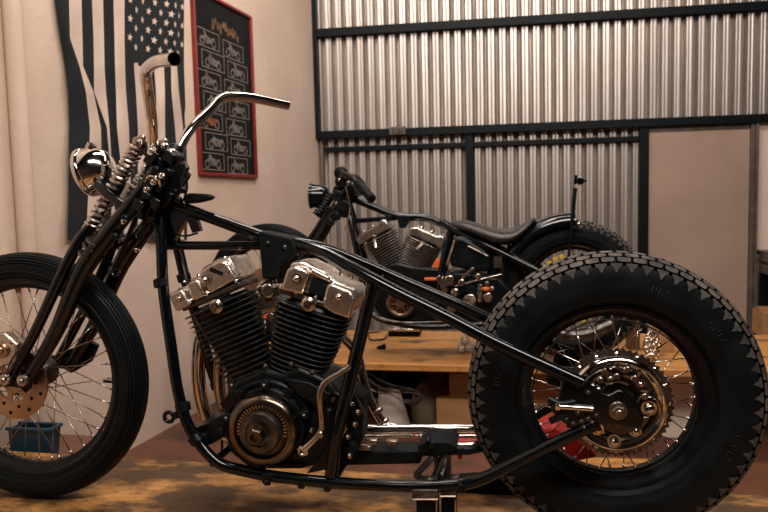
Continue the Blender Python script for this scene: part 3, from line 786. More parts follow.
# trees
g = G()
def tree(q0, q1, hw, th):
    a, b_ = P(*q0, 0), P(*q1, 0); M = rotz_to(FKD)
    prof = [(-.55, .5), (-.3, .95), (.2, 1), (.5, .8), (.5, -.8), (.2, -1), (-.3, -.95), (-.55, -.5)]
    L_ = (a-b_).length*1.25; c = (a+b_)/2
    g.prism([c+M @ V((x*L_, y*hw, -th/2)) for x, y in prof], (M @ V((0, 0, th))))
tree((150, 154), (180, 162), .070, .020); tree((112, 190), (156, 212), .085, .024)
g.tube([P(120, 186, -.07), P(120, 186, .07)], .012, n=14, sub=1)
g.out('triple_tree', 'gloss_black', fork, bevel=.005)
g = G()
for s_ in (1, -1):
    pv, axp = P(25, 381, -.098), P(8, 379, -.102)
    for q in (pv, axp): q.y *= s_
    g.prism([V((axp.x-.03, axp.y-.006, axp.z-.016)), V((pv.x+.02, axp.y-.006, pv.z-.02)), V((pv.x+.024, axp.y-.006, pv.z+.012)), V((axp.x-.03, axp.y-.006, axp.z+.018))], (0, .012, 0))
    for q in (pv, axp): g.cyl(q, .020, -.004, .012, n=24, ch=.003)
out_split(g, 'rocker_arm', 'satin_black', fork, bevel=.004)
g = G()
for s_ in (1, -1):
    for q in (P(24, 380, -.112), P(6, 379, -.116)):
        q.y *= s_; g.lathe([(.017, 0), (.0175, .004), (.0145, .010)], q, (0, -s_, 0), 24); acorn(g, q+V((0, -s_*.009, 0)), .009, .010, ax=(0, -s_, 0))
out_split(g, 'axle_nut', 'old_chrome', fork)
g = G(); g.tube([V((-.775, -.11, .358)), V((-.775, .11, .358))], .010, n=14, sub=1); g.out('axle', 'dark_steel', fork)
# springs
for s_ in (-.058, .058):
    a, b_ = P(91, 228, -.058), P(139, 144, -.058)
    if s_ > 0: a.y = b_.y = s_
    m_ = a*.42+b_*.58
    g = G(); g.helix(a, m_, .0180, .0042, 9, per=20); g.helix(m_, b_, .0180, .0042, 8.5, per=20)
    sp = g.out('fork_spring', 'bright_aluminium', fork)
    g = G(); g.tube([a, b_], .0125, n=14, sub=1); g.out('spring_rod', 'dark_steel', fork)
    g = G(); g.lathe([(.018, -.004), (.019, 0), (.019, .008), (.012, .016)], b_, b_-a, 20); acorn(g, b_+(b_-a).normalized()*.014, .009, .014, ax=b_-a)
    g.lathe([(.018, -.007), (.020, -.004), (.020, .004), (.018, .007)], m_, b_-a, 20)
    g.lathe([(.019, -.02), (.021, -.01), (.020, .006)], a, b_-a, 20)
    out_split(g, 'spring_cap', 'old_chrome', fork)
# clutter of brackets round the neck
g = G()
g.prism([P(x, y, -.052) for x, y in ((148, 152), (160, 147), (173, 151), (178, 163), (174, 182), (168, 203), (156, 213), (136, 216), (128, 206), (138, 188))], (0, .05, 0))
g.out('steering_head_block', 'satin_black', fork, bevel=.008, seg=3)
g = G(); MF = rotz_to(FKD)
for (x, y, Y, w_, d_, h) in ((153, 158, -.062, .030, .03, .04), (170, 157, -.055, .034, .03, .03), (147, 186, -.085, .026, .03, .05), (163, 182, -.062, .022, .03, .06), (140, 205, -.09, .03, .03, .03), (170, 196, -.05, .024, .03, .025), (156, 203, -.07, .03, .03, .03)):
    g.box(P(x, y, Y), (w_, d_, h), MF)
out_split(g, 'fork_bracket', 'gloss_black', fork, bevel=.004)
g = G()
for (x, y, Y, r, h) in ((158, 170, -.085, .010, .02), (128, 218, -.10, .009, .02), (118, 236, -.10, .009, .02), (172, 172, -.06, .009, .03), (150, 196, -.1, .009, .02), (181, 158, -.02, .011, .04)):
    g.cyl(P(x, y, Y), r, 0, h, n=18, ch=.003)
for a, b_, r in (((146, 176, -.09), (127, 217, -.10), .006), ((152, 196, -.08), (140, 240, -.06), .005), ((158, 184, -.07), (150, 232, -.03), .005), ((143, 200, -.03), (118, 262, .02), .007)):
    g.tube([P(*a), P(*b_)], r, n=10, sub=1)
out_split(g, 'fork_fitting', 'satin_black', fork)
g = G()
for (x, y, Y, r) in ((152, 151, -.09, .009), (164, 147, -.06, .009), (171, 153, -.05, .010), (154, 182, -.10, .007), (162, 176, -.10, .006), (147, 190, -.11, .006), (124, 222, -.12, .005), (137, 250, -.05, .006)):
    acorn(g, P(x, y, Y), r, .012, ax=(0, -.8, .4))
g.tube([P(145, 182, -.10), P(150, 176, -.11), P(158, 179, -.11), P(160, 186, -.10)], .003, n=8)
out_split(g, 'fork_bolt', 'chrome', fork)
# eye bolt bracket behind the fork leg
g = G(); c = P(115, 272, -.06)
g.tube([c+V((cos(a)*.010, 0, sin(a)*.010)) for a in [2*pi*i/14 for i in range(14)]], .004, n=8, sub=1, closed=True)
g.tube([P(112, 266, -.06), P(106, 256, -.06), P(118, 246, -.05), P(136, 236, -.04)], .005, n=8)
g.out('brake_stay', 'gloss_black', fork)
for s_ in (1,):     # far side rocker link cover seen through the spokes
    g = G(); g.prism([P(64, 352, .1), P(88, 340, .1), P(97, 346, .1), P(90, 362, .1), P(70, 374, .1), P(60, 366, .1)], (0, .02, 0)); g.out('far_axle_lug', 'satin_black', fork, bevel=.006)

# ---- handlebars
g = G()
hb = [(-.338, .062, .955), (-.318, .095, 1.02), (-.277, .185, 1.103), (-.268, .205, 1.124), (-.257, .220, 1.135), (-.234, .245, 1.139), (-.112, .37, 1.123)]
hb = [V(p) for p in hb]
for s_ in (0, 1):
    p = hb if not s_ else mir(hb)
    g.tube(p, .0138, n=20, sub=6, caps=False, hollow=.86)
hbar = g.out('handlebar', 'chrome', bike, smooth=50)
g = G()
for s_ in (1, -1):
    g.lathe([(.018, -.06), (.020, -.055), (.020, -.004), (.016, .0)], V((-.334, .065*s_, .985)), V((.02, .033*s_, .065)), 20)
g.tube([V((-.338, -.07, .945)), V((-.338, .07, .945))], .013, n=16, sub=1)
out_split(g, 'riser', 'satin_black', hbar)

# ---- headlight
hc = P(92.5, 171, -.01); ha = V((-.93, -.10, -.26)).normalized()
g = G(); g.lathe([(.006, -.062), (.022, -.060), (.040, -.052), (.053, -.036), (.0605, -.014), (.063, .006), (.0665, .008), (.068, .014), (.066, .022), (.060, .027), (.058, .024), (.057, .010), (.0, .004)], hc, ha, 48)
hl = g.out('headlight', 'chrome', bike, smooth=50)
g = G(); g.lathe([(.057, .018), (.045, .028), (.025, .034), (.004, .036), (.004, .032), (.057, .014)], hc, ha, 40); g.out('lens', 'lens_glass', hl)
g = G(); g.tube([hc+V((-.005, 0, .058)), hc+V((.004, 0, .072))], .013, n=16, sub=1); g.out('top_screw', 'chrome', hl)
g = G(); g.tube([hc+V((.045, .0, -.02)), P(120, 186, 0)], .011, n=14, sub=1); g.out('mount_arm', 'satin_black', hl)

# ---- engine
g = G()
case = [P(x, y, -.075) for x, y in ((226, 392), (236, 380), (252, 374), (262, 368), (282, 374), (298, 366), (330, 382), (342, 398), (344, 440), (332, 462), (300, 470), (250, 470), (228, 452), (222, 424))]
g.prism(case, (0, .16, 0))
eng = g.out('engine', 'satin_black', bike, bevel=.012, seg=3)
cyl_f, Mf, Lf = cylinder_part(bike, P(257, 380, 0), P(221.5, 297, 0), 'cylinder', 16, .130, .200, .13, .17, f0=.06, f1=.93)
cyl_r, Mr, Lr = cylinder_part(bike, P(295, 382, 0), P(318, 300, 0), 'cylinder', 16, .130, .200, .13, .17, f0=.06, f1=.93)
rocker(bike, P(219, 290, 0), Mf, 'rocker_cover', k=1.1)
rocker(bike, P(323, 294, 0), Mr, 'rocker_cover', rear=True, k=1.13)
# spark plug bosses
for (q, M) in (((217, 306), Mf), ((309, 304), Mr)):
    g = G(); c = P(*q, -.092); g.lathe([(.017, -.01), (.017, 0), (.018, .006), (.012, .010), (.012, .006), (.004, .004)], c, (0, -1, 0), 24); g.cyl(c, .006, .0, .016, n=12); g.out('spark_plug_boss', 'old_chrome', eng)
# base flanges
for base, M in ((P(257, 380, 0), Mf), (P(295, 382, 0), Mr)):
    g = G(); g.prism([base+M @ V((x, -.066, z)) for x, z in ((-.055, -.006), (.055, -.006), (.055, .012), (-.055, .012))], (0, .13, 0))
    for x in (-.045, .045): bolt(g, base+M @ V((x, -.058, .012)), .008, .014, ax=M @ V((0, 0, 1)))
    g.out('barrel_flange', 'dark_steel', eng, bevel=.003)
# cast arch and bosses round the rotor
RO = V((P(266.5, 426.5, -.1).x, -.1, P(266.5, 426.5, -.1).z))
g = G()
arc = [RO+V((cos(a)*.108, .018, sin(a)*.108)) for a in [radians(d) for d in range(20, 172, 10)]]
g.tube(arc, .009, n=10, sub=1)
g.lathe([(.055, -.03), (.100, -.03), (.102, -.012), (.096, 0), (.055, 0)], RO, (0, -1, 0), 64, closed=True)
for d in (18, 55, 90, 130, 170, 215, 260, 318): 
    c = RO+V((cos(radians(d))*.106, 0, sin(radians(d))*.106)); g.cyl(c, .013, -.03, .004, n=20, ch=.003)
g.prism([P(222, 402, -.075), P(236, 388, -.075), P(247, 392, -.075), P(232, 410, -.075)], (0, -.02, 0))
g.prism([P(286, 376, -.07), P(312, 380, -.07), P(333, 392, -.07), P(322, 404, -.07), P(300, 392, -.07)], (0, -.025, 0))
g.out('case_rib', 'satin_black', eng, bevel=.003)
g = G()
for d in (18, 90, 170, 260): bolt(g, RO+V((cos(radians(d))*.106, -.004, sin(radians(d))*.106)), .0065, .007)
for q in ((292, 364, -.08), (266, 366, -.07), (313, 372, -.09), (330, 410, -.09), (334, 432, -.09)): bolt(g, P(*q), .008, .012)
out_split(g, 'case_bolt', 'dark_steel', eng)
g = G()
g.lathe([(.0, 0), (.086, 0), (.090, .006), (.090, .022), (.0885, .031), (.084, .038), (.077, .042), (.070, .0425), (.066, .038), (.064, .030), (.058, .028), (.054, .028), (.0, .026)], RO, (0, -1, 0), 72)
rot = g.out('rotor', 'rotor_bronze', bike, smooth=40)
g = G(); g.lathe([(.0, .026), (.053, .026), (.053, .050), (.049, .057), (.034, .058), (.032, .052), (.026, .052), (.0, .052)], RO, (0, -1, 0), 56)
g.lathe([(.020, .05), (.020, .062), (.017, .066), (.0, .066)], RO, (0, -1, 0), 32)
g.out('rotor_hub', 'dark_steel', rot, smooth=40)
g = G(); g.lathe([(.022, .060), (.022, .080), (.019, .085), (.012, .085), (.012, .076), (.0, .076)], RO, (0, -1, 0), 6); g.out('rotor_nut', 'rotor_bronze', rot)
g = G()
for i in range(26):
    a = radians(-10+ i*8.0); Mx = Matrix.Rotation(-a, 3, 'Y')
    g.box(RO+V((cos(a)*.0600, -.031, sin(a)*.0600)), (.010, .006, .004), Mx)
g.out('rotor_slots', 'old_chrome', rot)
# carburettor bits between the barrels
g = G()
g.box(P(272, 296, .02), (.05, .05, .06)); g.cyl(P(270, 290, -.01), .019, 0, .02, n=20, ch=.003); g.cyl(P(273, 316, -.0), .012, 0, .02, n=16)
g.box(P(273, 330, .03), (.03, .03, .06))
carb = g.out('carburettor', 'old_chrome', bike, bevel=.004)
g = G()
for q in ((266, 286), (276, 288), (268, 300), (277, 303), (270, 275), (275, 281)): bolt(g, P(*q, -.01), .006, .01)
out_split(g, 'carburettor_screw', 'chrome', carb)
# pushrod tubes on the far side
g = G()
for b_, t in (((262, 378), (240, 300)), ((272, 378), (256, 296)), ((282, 380), (292, 300)), ((290, 382), (306, 300))):
    g.tube([P(*b_, .07), P(*t, .07)], .009, n=12, sub=1)
out_split(g, 'pushrod_tube', 'old_chrome', eng)
# transmission and primary back plate
g = G()
g.prism([P(x, y, -.06) for x, y in ((332, 396), (352, 388), (364, 398), (362, 440), (350, 462), (322, 470), (318, 430))], (0, .07, 0))
for (x, y, r) in ((346, 408, .02), (338, 428, .024), (352, 446, .018), (330, 452, .015), (326, 405, .014)): g.cyl(P(x, y, -.06), r, 0, .022, n=22, ch=.004)
gb = g.out('gearbox', 'matte_black', bike, bevel=.006)
g = G()
for (x, y, Y) in ((334, 400, -.085), (352, 404, -.085), (355, 424, -.09), (344, 416, -.09), (336, 440, -.09), (348, 436, -.09), (312, 430, -.09), (330, 460, -.09), (358, 412, -.08), (350, 455, -.08)):
    bolt(g, P(x, y, Y), .008, .012)
g.cyl(P(345, 425, -.08), .012, 0, .03, n=16, ch=.003)
out_split(g, 'gearbox_bolt', 'old_chrome', gb)
g = G(); g.tube([P(362, 366, -.05), P(352, 384, -.07), P(360, 404, -.07), P(366, 418, -.06)], .0035, n=8); g.tube([P(335, 392, -.08), P(345, 400, -.1), P(340, 414, -.1)], .004, n=8); out_split(g, 'oil_line', 'dark_steel', gb)
g = G(); g.prism([P(x, y, .0) for x, y in ((345, 451), (424, 451), (420, 464), (335, 466))], (0, .07, 0)); g.out('battery_tray', 'matte_black', bike, bevel=.004)
# aluminium shift linkage
g = G()
lev = [P(350, 366, -.13), P(338, 374, -.14), P(324, 384, -.15), P(320.5, 391, -.155), P(320.5, 410, -.155), P(320.5, 432, -.155), P(314, 440, -.155), P(303, 450, -.155)]
g.tube(lev, [.007, .0075, .0085, .0085, .0065, .0075, .0075, .0085], n=14, sub=4)
c = P(303, 451, -.155); g.tube([c+V((cos(a)*.0095, 0, sin(a)*.0095)) for a in [2*pi*i/14 for i in range(14)]], .0048, n=8, sub=1, closed=True)
g.cyl(P(320.5, 434, -.157), .009, 0, .01, n=16, ch=.002)
sl = g.out('shift_linkage', 'old_chrome', bike)
g = G(); g.prism([P(326, 450, -.12), P(338, 444, -.12), P(336, 468, -.12), P(306, 474, -.12)], (0, .01, 0)); g.out('linkage_bracket', 'satin_black', sl, bevel=.002)
# exhausts
def pipe_(pts, r, name='exhaust_pipe', m='chrome'):
    g = G(); g.tube(pts, r, n=20); return g.out(name, m, bike, smooth=50)
pipe_([P(214, 330, .10), P(202, 336, .11), P(199, 352, .11), P(200, 392, .11), P(207, 416, .11), P(226, 436, .11), P(262, 446, .11), P(330, 440, .11)], .0205)
pipe_([P(240, 338, .06), P(228, 342, .07), P(222, 352, .08), P(219, 378, .09), P(222, 402, .10), P(234, 424, .10), P(262, 436, .10)], .0165, m='old_chrome')
pipe_([P(322, 432, .11), P(345, 430, .11), P(400, 429, .11), P(474, 429, .11), P(506, 429.5, .12)], .0125)
pipe_([P(352, 436.5, .12), P(474, 436.5, .12), P(506, 437, .12)], .0045, 'brake_rod', 'chrome')
pipe_([P(350, 445, .09), P(420, 446, .09), P(474, 445, .09)], .008, 'muffler_strap', 'old_chrome')
pipe_([P(340, 335, .10), P(356, 352, .12), P(364, 382, .12), P(374, 408, .12), P(386, 425, .12), P(410, 429, .12)], .0125)
g = G()
for q in ((384, 422), (378, 411)): g.lathe([(.013, -.006), (.016, -.003), (.016, .003), (.013, .006)], P(*q, .12), P(386, 425, .12)-P(374, 408, .12), 20)
out_split(g, 'pipe_clamp', 'old_chrome', bike)
g = G()
for (x, y, Y) in ((356, 440, -.02), (372, 441, 0), (366, 447, .0), (392, 442, .02)): g.box(P(x, y, Y), (.03, .02, .012))
out_split(g, 'cross_bracket', 'old_chrome', bike, bevel=.002)

# ---- rear hub, sprocket, axle plates
g = G(); SY = -.082
nT = 54; outer = []
for i in range(nT*4):
    a = 2*pi*i/(nT*4); k = i % 4; r = (.1225, .1275, .1275, .1225)[k]; outer.append(RC+V((cos(a)*r, SY, sin(a)*r)))
inner = [RC+V((cos(2*pi*i/(nT*4))*.104, SY, sin(2*pi*i/(nT*4))*.104)) for i in range(nT*4)]
ysh = V((0, .007, 0))
g.ring_surface([outer, [p+ysh for p in outer], [p+ysh for p in inner], inner], closed=True)
spk = g.out('sprocket', 'dark_steel', rwheel, smooth=30)
g = G(); g.lathe([(.111, .078), (.112, .090), (.109, .098), (.103, .101), (.099, .099), (.098, .092), (.091, .090), (.090, .078)], RC, (0, -1, 0), 72, closed=True)
g.out('chrome_drum_ring', 'chrome', rwheel, smooth=50)
g = G(); g.lathe([(.088, .080), (.089, .092), (.0855, .094), (.084, .08)], RC, (0, -1, 0), 72, closed=True); g.out('inner_ring', 'old_chrome', rwheel, smooth=50)
g = G(); g.lathe([(.0, .0), (.092, .0), (.092, .074), (.085, .078), (.05, .070), (.04, .078), (.0, .078)], RC, (0, -1, 0), 48); g.out('brake_drum', 'dark_steel', rwheel)
g = G()
for i in range(16):
    a = 2*pi*i/16; bolt(g, RC+V((cos(a)*.116, SY, sin(a)*.116)), .0048, .005)
for i in range(10):      # slots between ring and teeth
    a = 2*pi*(i+.5)/10; Mx = Matrix.Rotation(-a, 3, 'Y'); g.box(RC+V((cos(a)*.113, -.083, sin(a)*.113)), (.003, .004, .03), Mx)
out_split(g, 'sprocket_bolt', 'chrome', rwheel)
g = G()
for q, r in (((597.5, 429), .0105), ((614, 441), .0115), ((649, 408), .013), ((635, 430.5), .0105), ((640, 383), .008), ((598, 388), .007), ((610, 377), .007), ((592, 384), .006), ((571, 377), .006)):
    acorn(g, P(*q, -.10), r, .016)
out_split(g, 'drum_stud', 'chrome', rwheel)
g = G()
for pts in ([(640, 372), (636, 380), (637, 388), (648, 392)], [(637, 402), (640, 397), (652, 397), (658, 402), (660, 414), (656, 424)], [(590, 372), (600, 366), (612, 368)], [(616, 366), (622, 371), (630, 370)], [(650, 366), (656, 373), (660, 380), (655, 382), (648, 374)]):
    g.tube([P(x, y, -.095) for x, y in pts], .0035, n=8)
out_split(g, 'brake_linkage', 'old_chrome', rwheel)
g = G()
plate = [(562, 377), (577, 374), (589, 382), (598, 390), (608, 394), (617, 388), (626, 391), (636, 402), (644, 418), (641, 427), (630, 427), (618, 424), (602, 424), (588, 422), (572, 427), (557, 417), (550, 408), (557, 398)]
for s_ in (-1, 1):
    base = [P(x, y, -.135) for x, y in plate]
    if s_ > 0: g.prism([V((p.x, .135, p.z)) for p in base], (0, -.012, 0))
    else: g.prism(base, (0, -.012, 0))
out_split(g, 'axle_plate', 'gloss_black', frame, bevel=.004)
g = G(); g.prism([P(x, y, -.105) for x, y in ((612, 415), (650, 416), (640, 430), (618, 434), (603, 428))], (0, -.008, 0)); g.out('torque_plate', 'rotor_bronze', frame, bevel=.003)
g = G(); g.tube([P(557, 406.5, -.152), P(593, 409, -.152)], .006, n=12, sub=1); g.cyl(P(557, 406.5, -.152), .009, -.004, .006, ax=(1, 0, 0), n=6)
g.out('chain_adjuster', 'chrome', frame)
g = G(); NC = P(618, 411, -.15)
g.lathe([(.020, -.004), (.021, .0), (.019, .004), (.012, .005)], NC, (0, -1, 0), 32); g.lathe([(.0155, .003), (.0155, .013), (.013, .016), (.007, .016), (.007, .012), (0, .012)], NC, (0, -1, 0), 6)
g.cyl(NC, .008, .01, .022, n=16, ch=.002)
out_split(g, 'axle_nut', 'old_chrome', frame)
g = G(); g.tube([V((RXX, -.145, RZ)), V((RXX, .145, RZ))], .011, n=14, sub=1); g.out('rear_axle', 'dark_steel', frame)
g = G()
for q in ((573, 423), (581, 421), (588, 418), (566, 419), (584, 427), (592, 422), (596, 415), (578, 412), (588, 392), (582, 383)): acorn(g, P(*q, -.15), .005, .008)
out_split(g, 'plate_bolt', 'dark_steel', frame)
g = G(); g.tube([P(549, 399, -.14), P(560, 404, -.147), P(575, 402, -.147)], .008, n=12); g.beam(P(550, 421, -.14), P(566, 414, -.147), .012, .014); out_split(g, 'chain_lug', 'satin_black', frame)

g = G()      # linkage and shoe hardware inside the drum ring
for a0, a1, r, t in ((35, 78, .070, .006), (100, 150, .072, .005), (-60, -20, .070, .006), (200, 250, .074, .005), (60, 120, .052, .004)):
    g.tube([RC+V((cos(radians(a0+(a1-a0)*k/6))*r, -.086, sin(radians(a0+(a1-a0)*k/6))*r)) for k in range(7)], t, n=8, sub=2)
for x, y in ((604, 371), (616, 376), (627, 369), (634, 378), (600, 380), (644, 396)): g.cyl(P(x, y, -.09), .008, -.006, .010, n=14, ch=.002)
out_split(g, 'brake_shoe_hardware', 'old_chrome', rwheel)
g = G(); g.lathe([(.1855, -.040), (.1875, -.043), (.1895, -.040), (.1875, -.037)], RC, (0, 1, 0), 96, closed=True); g.out('rim_edge_line', 'dark_steel', rwheel)

# ------------------------------------------------------------------ bike stand under the frame
st = thing('bike_jack', 'worn grey steel jack stand propping up the lower frame rail of the near chopper', 'jack stand', (P(435, 500, -.1).x, -.08, 0))
def rect_post(x0, x1, y0, Y, d, name, m):
    a, b_ = P(x0, y0, Y), P(x1, y0, Y); g = G(); g.box(((a.x+b_.x)/2, Y+d/2, a.z/2), (b_.x-a.x, d, a.z)); return g.out(name, m, st, bevel=.003)
rect_post(416, 436, 499, -.13, .07, 'post', 'matte_black'); rect_post(441, 455, 496, -.10, .06, 'post', 'matte_black')
g = G(); g.prism([P(x, y, -.14) for x, y in ((412, 490), (438, 490), (438, 499), (412, 499))], (0, .09, 0)); g.prism([P(x, y, -.11) for x, y in ((439, 488), (457, 488), (455, 496), (441, 496))], (0, .09, 0)); out_split(g, 'saddle_plate', 'dark_steel', st, bevel=.002)
g = G()
for x0, x1, y in ((413, 438, 499.5), (440, 456, 496.5)): g.tube([P(x0, y, -.142), P(x1, y, -.142)], .0022, n=6, sub=1)
for x in (436.5, 455.5): g.tube([P(x, 500, -.142), P(x, 512, -.142)], .0020, n=6, sub=1)
out_split(g, 'bright_edge', 'old_chrome', st)
g = G(); g.prism([P(x, y, -.06) for x, y in ((417, 447), (426, 442), (448, 442), (457, 447), (454, 452), (432, 456), (420, 454))], (0, .10, 0)); g.out('top_plate', 'matte_black', st, bevel=.003)
g = G()
g.beam(P(434, 456, -.05), P(415, 476, -.05), .03, .012); g.beam(P(436, 456, -.04), P(438, 490, -.04), .012, .010); g.beam(P(449, 453, -.04), P(448, 488, -.04), .02, .012); g.beam(P(443, 455, -.04), P(430, 488, -.06), .02, .008)
out_split(g, 'scissor_arm', 'dark_steel', st, bevel=.002)
g = G(); g.cyl(P(432, 444, -.062), .008, 0, .012, n=14); bolt(g, P(428, 440, -.062), .007, .01); g.cyl(P(462, 450, -.062), .008, 0, .012, n=14); g.tube([P(455, 449, -.03), P(466, 450, -.03), P(482, 447, -.01)], .012, n=14); out_split(g, 'release_handle', 'satin_black', st)
# red trolley-jack piece behind and red toolbox
g = G(); a = P(447, 443, .17); b_ = P(492, 441, .17)
g.prism([P(446, 442, .17), P(476, 440, .17), P(500, 440, .17), P(500, 446, .17), P(478, 448, .17), P(462, 449, .17)], (0, .06, 0))
rj = thing('trolley_jack', 'red hydraulic jack on the platform behind the rear tyre of the near chopper', 'jack', V((P(470, 480, .2).x+.1, .17, 0)))
g.out('lifting_arm', 'red_paint', rj, bevel=.004)
g = G(); g.prism([P(457, 449, .172), P(463, 449, .172), P(462, 459, .172), P(458, 459, .172)], (0, .02, 0)); g.out('arm_hook', 'red_paint', rj)
g = G(); g.prism([P(540, 432, .13), P(556, 426, .13), P(574, 436, .13), P(590, 448, .13), P(598, 458, .13), P(575, 462, .13), P(548, 452, .13)], (0, .12, 0)); g.out('jack_body', 'red_paint', rj, bevel=.008)
g = G()
for x in (552, 590):
    c = P(x, 466, .18); c.z = .03; g.cyl(c, .03, -.03, .03, n=20, ch=.004)
g.beam((P(548, 466, .18).x, .18, .045), (P(596, 466, .18).x, .18, .045), .07, .03)
g.out('wheel_axle', 'matte_black', rj)
g = G(); g.prism([V((P(446, 470, .20).x, .17, 0.0)), V((P(520, 470, .20).x, .17, 0.0)), V((P(520, 470, .20).x, .17, .055)), V((P(446, 470, .2).x, .17, .03))], (0, .06, 0)); g.out('base_frame', 'matte_black', rj, bevel=.004)

# ================================================================== WORKBENCH + FAR MOTORCYCLE
ZB = .08
be = thing('workbench', 'long wooden workbench top carrying the far motorcycle, boxes stored beneath', 'workbench', (.3, 1.75, ZF))
g = G(); g.box((.55, 1.74, ZB-.016), (2.9, .80, .032)); g.out('bench_top', 'bench_wood', be, bevel=.004)
g = G(); g.box((.55, 1.80, ZB-.07), (2.6, .06, .075)); g.box((.55, 2.08, ZB-.07), (2.6, .05, .075)); out_split(g, 'bench_rail', 'rail_black', be)
for x in (-.70, 1.78):
    for y in (1.42, 2.08):
        g = G(); g.box((x, y, (ZF+ZB-.032)/2), (.06, .06, ZB-.032-ZF)); g.out('leg', 'amber_wood', be, bevel=.003)
g = G(); g.box((.55, 2.05, (ZF+ZB)/2-.02), (2.5, .01, ZB-ZF-.06)); g.out('rear_board', 'matte_black', be)

BY = 1.52
b2 = thing('motorcycle', 'black motorcycle with a leather saddle and round black headlamp standing on the workbench behind', 'motorcycle', (0, BY, ZB))
F2 = V((-.61, BY, ZB+.322)); R2 = V((.832, BY, ZB+.318))
w = wheel(b2, F2, .322, .042, .235, 'front_wheel', 'rib', 32, .03, .05, 'gloss_black', 'dark_steel')
g = G(); g.lathe([(.11, .06), (.11, .066), (.05, .066), (.05, .06)], F2, (0, -1, 0), 40, closed=True); g.out('brake_disc', 'bronze_steel', w)
w = wheel(b2, R2, .318, .048, .205, 'rear_wheel', 'block', 32, .04, .055, 'gloss_black', 'dark_steel')
g = G()
for i in range(7):
    a = radians(108+i*10.5); Mx = Matrix.Rotation(-a, 3, 'Y'); g.box(R2+V((cos(a)*.158, -.085, sin(a)*.158)), (.034, .02, .021), Mx)
g.lathe([(.135, .07), (.142, .07), (.142, .08), (.135, .08)], R2, (0, -1, 0), 48, closed=True)
o = g.out('finned_ring', 'yellow_paint', w, bevel=.002); o['label'] = 'yellow finned ring'
g = G(); Q = lambda x, y, d=0.: P(x, y, BY+d)
g.tube([Q(350, 197), Q(372, 206), Q(398, 216), Q(431, 219), Q(446, 226)], .019, n=14)
rt2 = [Q(440, 222, -.03), Q(462, 235, -.06), Q(490, 247, -.09), Q(518, 261, -.11), Q(577, 291, -.125)]
def m2(pts): return [V((p.x, 2*BY-p.y, p.z)) for p in pts]
g.tube(rt2, .017, n=12); g.tube(m2(rt2), .017, n=12)
g.tube([Q(356, 221), Q(396, 218)], .012, n=12, sub=1)
dn2 = [Q(346, 200, -.02), Q(352, 228, -.05), Q(359, 262, -.07), Q(366, 296, -.09), Q(375, 316, -.11), Q(396, 323, -.12), Q(470, 325, -.12), Q(530, 316, -.12), Q(576, 295, -.125)]
g.tube(dn2, .0155, n=12); g.tube(m2(dn2), .0155, n=12)
sp2 = [Q(450, 232, -.05), Q(443, 262, -.08), Q(438, 300, -.09), Q(436, 330, -.1)]
g.tube(sp2, .016, n=12); g.tube(m2(sp2), .016, n=12)
g.tube([Q(352, 186), Q(344, 212)], .03, n=18, sub=1)
fr2 = g.out('frame', 'gloss_black', b2, smooth=50)
g = G(); g.prism([Q(396, 216, -.02), Q(410, 219, -.02), Q(405, 228, -.02), Q(400, 228, -.02)], (0, .04, 0)); g.cyl(Q(402, 224, -.022), .012, 0, .008, n=14); g.out('tank_tab', 'satin_black', fr2)
# fork
g = G()
for s_ in (-.075, .075):
    g.tube([Q(346, 190, s_), Q(334, 212, s_), Q(318, 240, s_), V((F2.x+.01, BY+s_, F2.z))], [.022, .026, .027, .016], n=16)
    g.tube([Q(330, 208, s_*.8), Q(312, 236, s_*.9), V((F2.x-.03, BY+s_*1.1, F2.z))], .014, n=12)
fk2 = g.out('fork', 'gloss_black', b2)
g = G(); g.prism([Q(334, 186, -.09), Q(356, 190, -.09), Q(354, 196, -.09), Q(332, 192, -.09)], (0, .18, 0)); g.prism([Q(326, 206, -.1), Q(346, 212, -.1), Q(344, 218, -.1), Q(324, 212, -.1)], (0, .2, 0))
for (x, y, r) in ((342, 182, .03), (350, 188, .025), (338, 196, .028), (344, 206, .03), (336, 216, .022), (330, 222, .02), (346, 178, .02)): g.cyl(Q(x, y, -.09), r, -.03, .02, n=16, ch=.004)
g.out('triple_tree', 'satin_black', fk2, bevel=.006)
for s_ in (-.05, .05):
    g = G(); g.helix(Q(317, 216, s_), Q(332, 193, s_), .022, .0055, 9, n=6, per=12); g.tube([Q(317, 216, s_), Q(332, 193, s_)], .010, n=8, sub=1); g.out('fork_spring', 'satin_black', fk2)
# headlamp
c = Q(317, 196, -.02); ax = V((-.98, -.15, .02)).normalized()
g = G(); g.lathe([(.01, -.062), (.03, -.058), (.046, -.045), (.054, -.02), (.056, .02), (.061, .022), (.061, .034), (.054, .036), (.0, .030)], c, ax, 36); hl2 = g.out('headlight', 'gloss_black', b2, smooth=45)
g = G(); g.lathe([(.052, .031), (.03, .042), (0.0, .046), (0, .034)], c, ax, 30); g.out('lens', 'lens_glass', hl2)
# low bars with grips
g = G(); g.tube([Q(343, 178, .10), Q(340, 172, .0), Q(344, 174, -.10), Q(352, 178, -.2), Q(362, 188, -.27)], .013, n=12)
g.tube([Q(343, 178, .10), Q(352, 176, .2), Q(360, 182, .3)], .013, n=12)
hb2 = g.out('handlebar', 'satin_black', b2)
g = G(); g.tube([Q(358, 183, -.25), Q(372, 199, -.34)], .020, n=14, sub=1); g.tube([Q(356, 178, .26), Q(362, 184, .34)], .018, n=14, sub=1)
g.ball(Q(341, 173, -.02), .035, (1.0, .6, .9)); g.ball(Q(347, 179, -.08), .03, (1, .7, .8)); out_split(g, 'grip', 'matte_black', hb2)
g = G(); 
for q in ((346, 176, -.11), (349, 183, -.11), (340, 180, -.1), (337, 203, -.1)): acorn(g, Q(*q), .010, .02)
g.tube([Q(346, 186, -.12), Q(350, 210, -.1), Q(345, 230, -.1)], .004, n=6); out_split(g, 'clamp_bolt', 'old_chrome', hb2)
